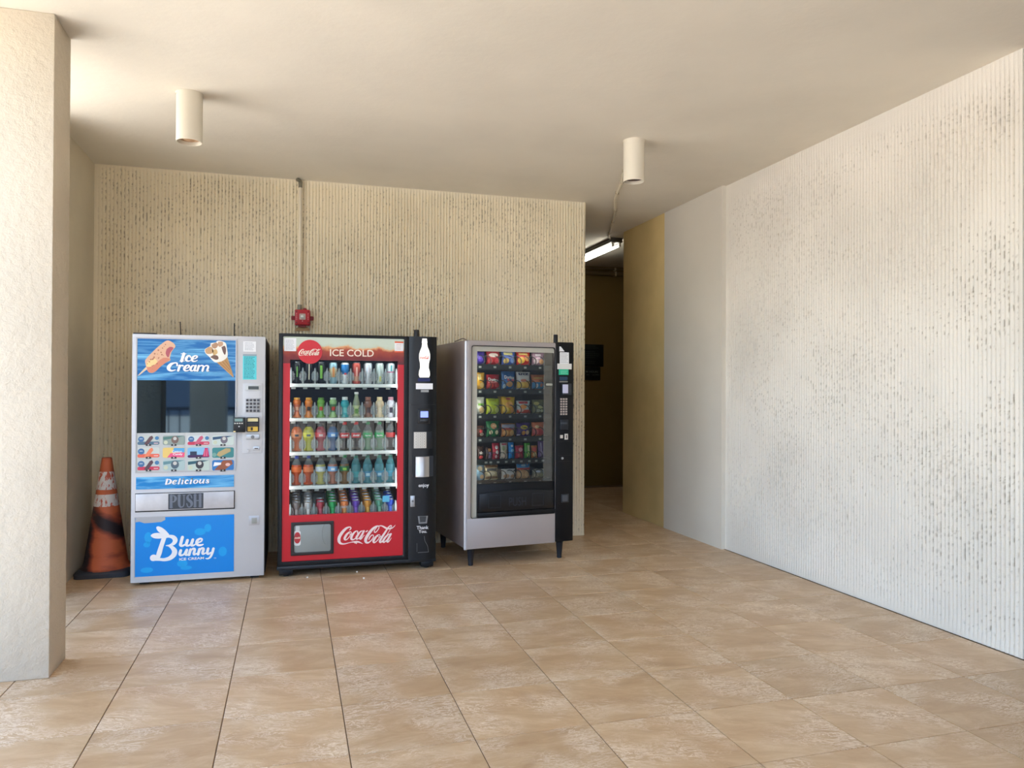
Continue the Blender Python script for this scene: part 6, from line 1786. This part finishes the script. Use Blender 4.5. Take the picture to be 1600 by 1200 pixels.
snack(2, D_, 626, (216, 224, 220), 'white and red snack bag on the third snack tray', [('rect', -0.97, 0.97, 0.03, 0.3, (226, 70, 40)), ('oval', -0.6, 0.4, 0.35, 0.7, (240, 150, 60)), ('rect', -0.7, 0.6, 0.76, 0.94, (196, 50, 60)), ('oval', -0.8, 0.0, 0.12, 0.42, (240, 190, 170))])
snack(2, E_, 624.5, (120, 122, 84), 'olive clear snack bag at the right end of the third snack tray', [('oval', -0.8, 0.1, 0.6, 0.85, (206, 190, 110)), ('oval', -0.2, 0.8, 0.35, 0.6, (190, 190, 130)), ('oval', -0.5, 0.3, 0.1, 0.32, (176, 180, 150)), ('oval', 0.3, 0.8, 0.1, 0.3, (200, 196, 150))], taper=0.05)
# fourth tray
snack(3, A, 665, (96, 60, 46), 'dark brown snack bag at the left end of the fourth snack tray', [('oval', 0.0, 0.6, 0.35, 0.65, (206, 60, 60)), ('oval', 0.1, 0.8, 0.1, 0.4, (176, 160, 140))])
snack(3, B_, 658, (20, 118, 62), 'green snack bag with onion print on the fourth snack tray', [('oval', -0.45, 0.45, 0.5, 0.88, (206, 150, 100)), ('oval', -0.3, 0.35, 0.62, 0.78, (226, 200, 150)), ('oval', -0.65, -0.15, 0.15, 0.42, (232, 226, 180)), ('oval', 0.25, 0.75, 0.15, 0.42, (232, 226, 180))])
snack(3, C_, 661.5, (216, 136, 66), 'orange and grey snack bag in the middle of the fourth snack tray', [('rect', -0.95, 0.95, 0.66, 0.94, (150, 150, 170)), ('rect', -0.9, 0.9, 0.52, 0.64, (190, 70, 60)), ('oval', -0.85, -0.05, 0.05, 0.48, (236, 170, 90)), ('oval', 0.1, 0.9, 0.05, 0.5, (240, 180, 100))])
snack(3, D_, 660.5, (70, 36, 120), 'purple chip bag with a yellow burst, on the fourth snack tray', [('oval', -0.5, 0.55, 0.5, 0.82, (226, 196, 50)), ('oval', -0.3, 0.2, 0.08, 0.42, (226, 150, 70)), ('oval', 0.25, 0.75, 0.1, 0.45, (236, 190, 150)), ('rect', -0.95, -0.4, 0.05, 0.16, (214, 200, 220))], [('Takis', -0.35, 0.4, 0.58, 0.74, (40, 80, 50))])
snack(3, E_, 659.5, (222, 120, 76), 'orange red snack bag at the right end of the fourth snack tray', [('rect', -0.95, 0.95, 0.05, 0.5, (206, 70, 70)), ('oval', -0.6, 0.1, 0.56, 0.78, (236, 190, 130)), ('oval', -0.8, 0.0, 0.12, 0.45, (226, 110, 100))])
# candy tray
CG = dict(t=0.014, d=0.135, cat='candy', name='candy_pack', group='candy packs in the snack machine')
snack(4, NARR[0], 697, (54, 36, 32), 'dark brown candy pack at the left end of the candy tray', [('oval', -0.6, 0.6, 0.05, 0.3, (186, 60, 60))], [('m&m', -0.6, 0.6, 0.4, 0.62, (206, 196, 190))], **CG)
snack(4, NARR[1], 699, (66, 44, 40), 'brown and lilac candy bar, second on the candy tray', [('rect', -0.1, 0.7, 0.08, 0.6, (150, 130, 170)), ('rect', -0.3, 0.6, 0.66, 0.9, (196, 140, 80))], **CG)
snack(4, NARR[2], 692, (190, 40, 60), 'red candy pack with white lettering blocks, on the candy tray', [('oval', -0.3, 0.5, 0.6, 0.85, (240, 236, 230)), ('oval', -0.2, 0.6, 0.3, 0.55, (240, 230, 226)), ('oval', -0.4, 0.5, 0.06, 0.26, (236, 190, 190))], **CG)
snack(4, NARR[3], 691.5, (206, 196, 180), 'cream candy pack with red corner, on the candy tray', [('oval', -0.7, 0.2, 0.5, 0.8, (140, 150, 110)), ('oval', 0.0, 0.8, 0.3, 0.6, (170, 150, 120)), ('rect', -0.6, 0.6, 0.86, 0.95, (206, 50, 80)), ('oval', -0.6, 0.5, 0.06, 0.3, (226, 200, 180))], **CG)
snack(4, NARR[4], 691, (24, 140, 216), 'sky blue candy pack on the candy tray', [('oval', -0.2, 0.5, 0.7, 0.85, (226, 240, 250)), ('oval', -0.2, 0.7, 0.4, 0.6, (120, 200, 240))], **CG)
snack(4, NARR[5], 696, (176, 18, 56), 'crimson candy pack on the candy tray', [('oval', -0.2, 0.7, 0.5, 0.85, (236, 150, 160)), ('oval', -0.5, 0.5, 0.08, 0.4, (206, 80, 80))], **CG)
snack(4, NARR[6], 692, (80, 160, 50), 'green candy pack on the candy tray', [('rect', -0.1, 0.8, 0.45, 0.85, (176, 196, 130)), ('oval', -0.3, 0.6, 0.08, 0.4, (190, 214, 110))], **CG)
snack(4, NARR[7], 696, (206, 124, 60), 'orange candy bar on the candy tray', [('rect', -0.7, 0.6, 0.55, 0.85, (216, 80, 60)), ('oval', -0.6, 0.6, 0.1, 0.45, (236, 200, 130))], **CG)
snack(4, NARR[8], 689, (124, 92, 140), 'slim mauve candy bar at the right end of the candy tray', [('rect', -0.3, 0.1, 0.08, 0.9, (176, 160, 190)), ('oval', -0.3, 0.7, 0.15, 0.4, (170, 140, 180))], **CG)
# bottom tray
snack(5, A, 726, (130, 170, 196), 'pale blue cookie bag at the left end of the bottom snack tray', [('oval', 0.1, 0.8, 0.08, 0.36, (216, 170, 120)), ('oval', -0.3, 0.6, 0.6, 0.9, (206, 190, 160))])
snack(5, (757, 778), 724.5, (222, 204, 160), 'tan cookie bag with brown cookies print, on the bottom snack tray', [('wave', -0.95, 0.95, 0.76, 0.95, (140, 96, 56)), ('rect', -0.8, 0.8, 0.56, 0.72, (66, 70, 70)), ('rect', -0.9, 0.9, 0.05, 0.22, (130, 88, 50)), ('oval', -0.7, 0.5, 0.28, 0.5, (240, 226, 190))])
snack(5, C_, 732.5, (236, 232, 224), 'white pastry bag in the middle of the bottom snack tray', [('oval', -0.8, 0.1, 0.1, 0.5, (206, 160, 120)), ('oval', 0.2, 0.9, 0.1, 0.45, (200, 150, 110)), ('oval', -0.4, 0.5, 0.6, 0.85, (190, 194, 190))])
snack(5, D_, 723.5, (214, 160, 110), 'tan cookie bag with a blue top, on the bottom snack tray', [('rect', -0.97, 0.97, 0.70, 0.97, (50, 130, 190)), ('rect', -0.9, 0.9, 0.58, 0.68, (190, 50, 50)), ('oval', -0.85, -0.02, 0.08, 0.5, (226, 176, 120)), ('oval', 0.05, 0.9, 0.08, 0.5, (226, 176, 120)), ('oval', -0.4, 0.4, 0.78, 0.92, (170, 206, 220))])
snack(5, E_, 732.5, (176, 166, 140), 'pale clear pastry bag at the right end of the bottom snack tray', [('oval', -0.8, 0.1, 0.08, 0.5, (206, 190, 150)), ('oval', 0.1, 0.9, 0.08, 0.5, (196, 180, 130)), ('oval', -0.5, 0.3, 0.6, 0.85, (200, 200, 206))], taper=0.08)

# ------------------------------------------------------------------ bits of litter on the floor
M_BIT = mat('white_crumb', (244, 244, 240), 0.6)
for x, y, lab in ((480.3, 903, 'tiny white crumb on the floor under the left of the drinks machine'), (558, 894.4, 'tiny white crumb on the floor close under the drinks machine'), (568.4, 904.2, 'tiny white crumb on the floor furthest out from the drinks machine')):
    ray = FW + RT * ((x - 800) / F_PX) - UP * ((y - 600) / F_PX)
    p = EYE + ray * (-EYE.z / ray.z)
    o = G().lathe([(0.003, 0.0), (0.0075, 0.002), (0.008, 0.006), (0.004, 0.010)], 7).build('crumb', M_BIT)
    o.location = (p.x, p.y, 0)
    tag(o, lab, 'crumb', 'white crumbs by the drinks machine')
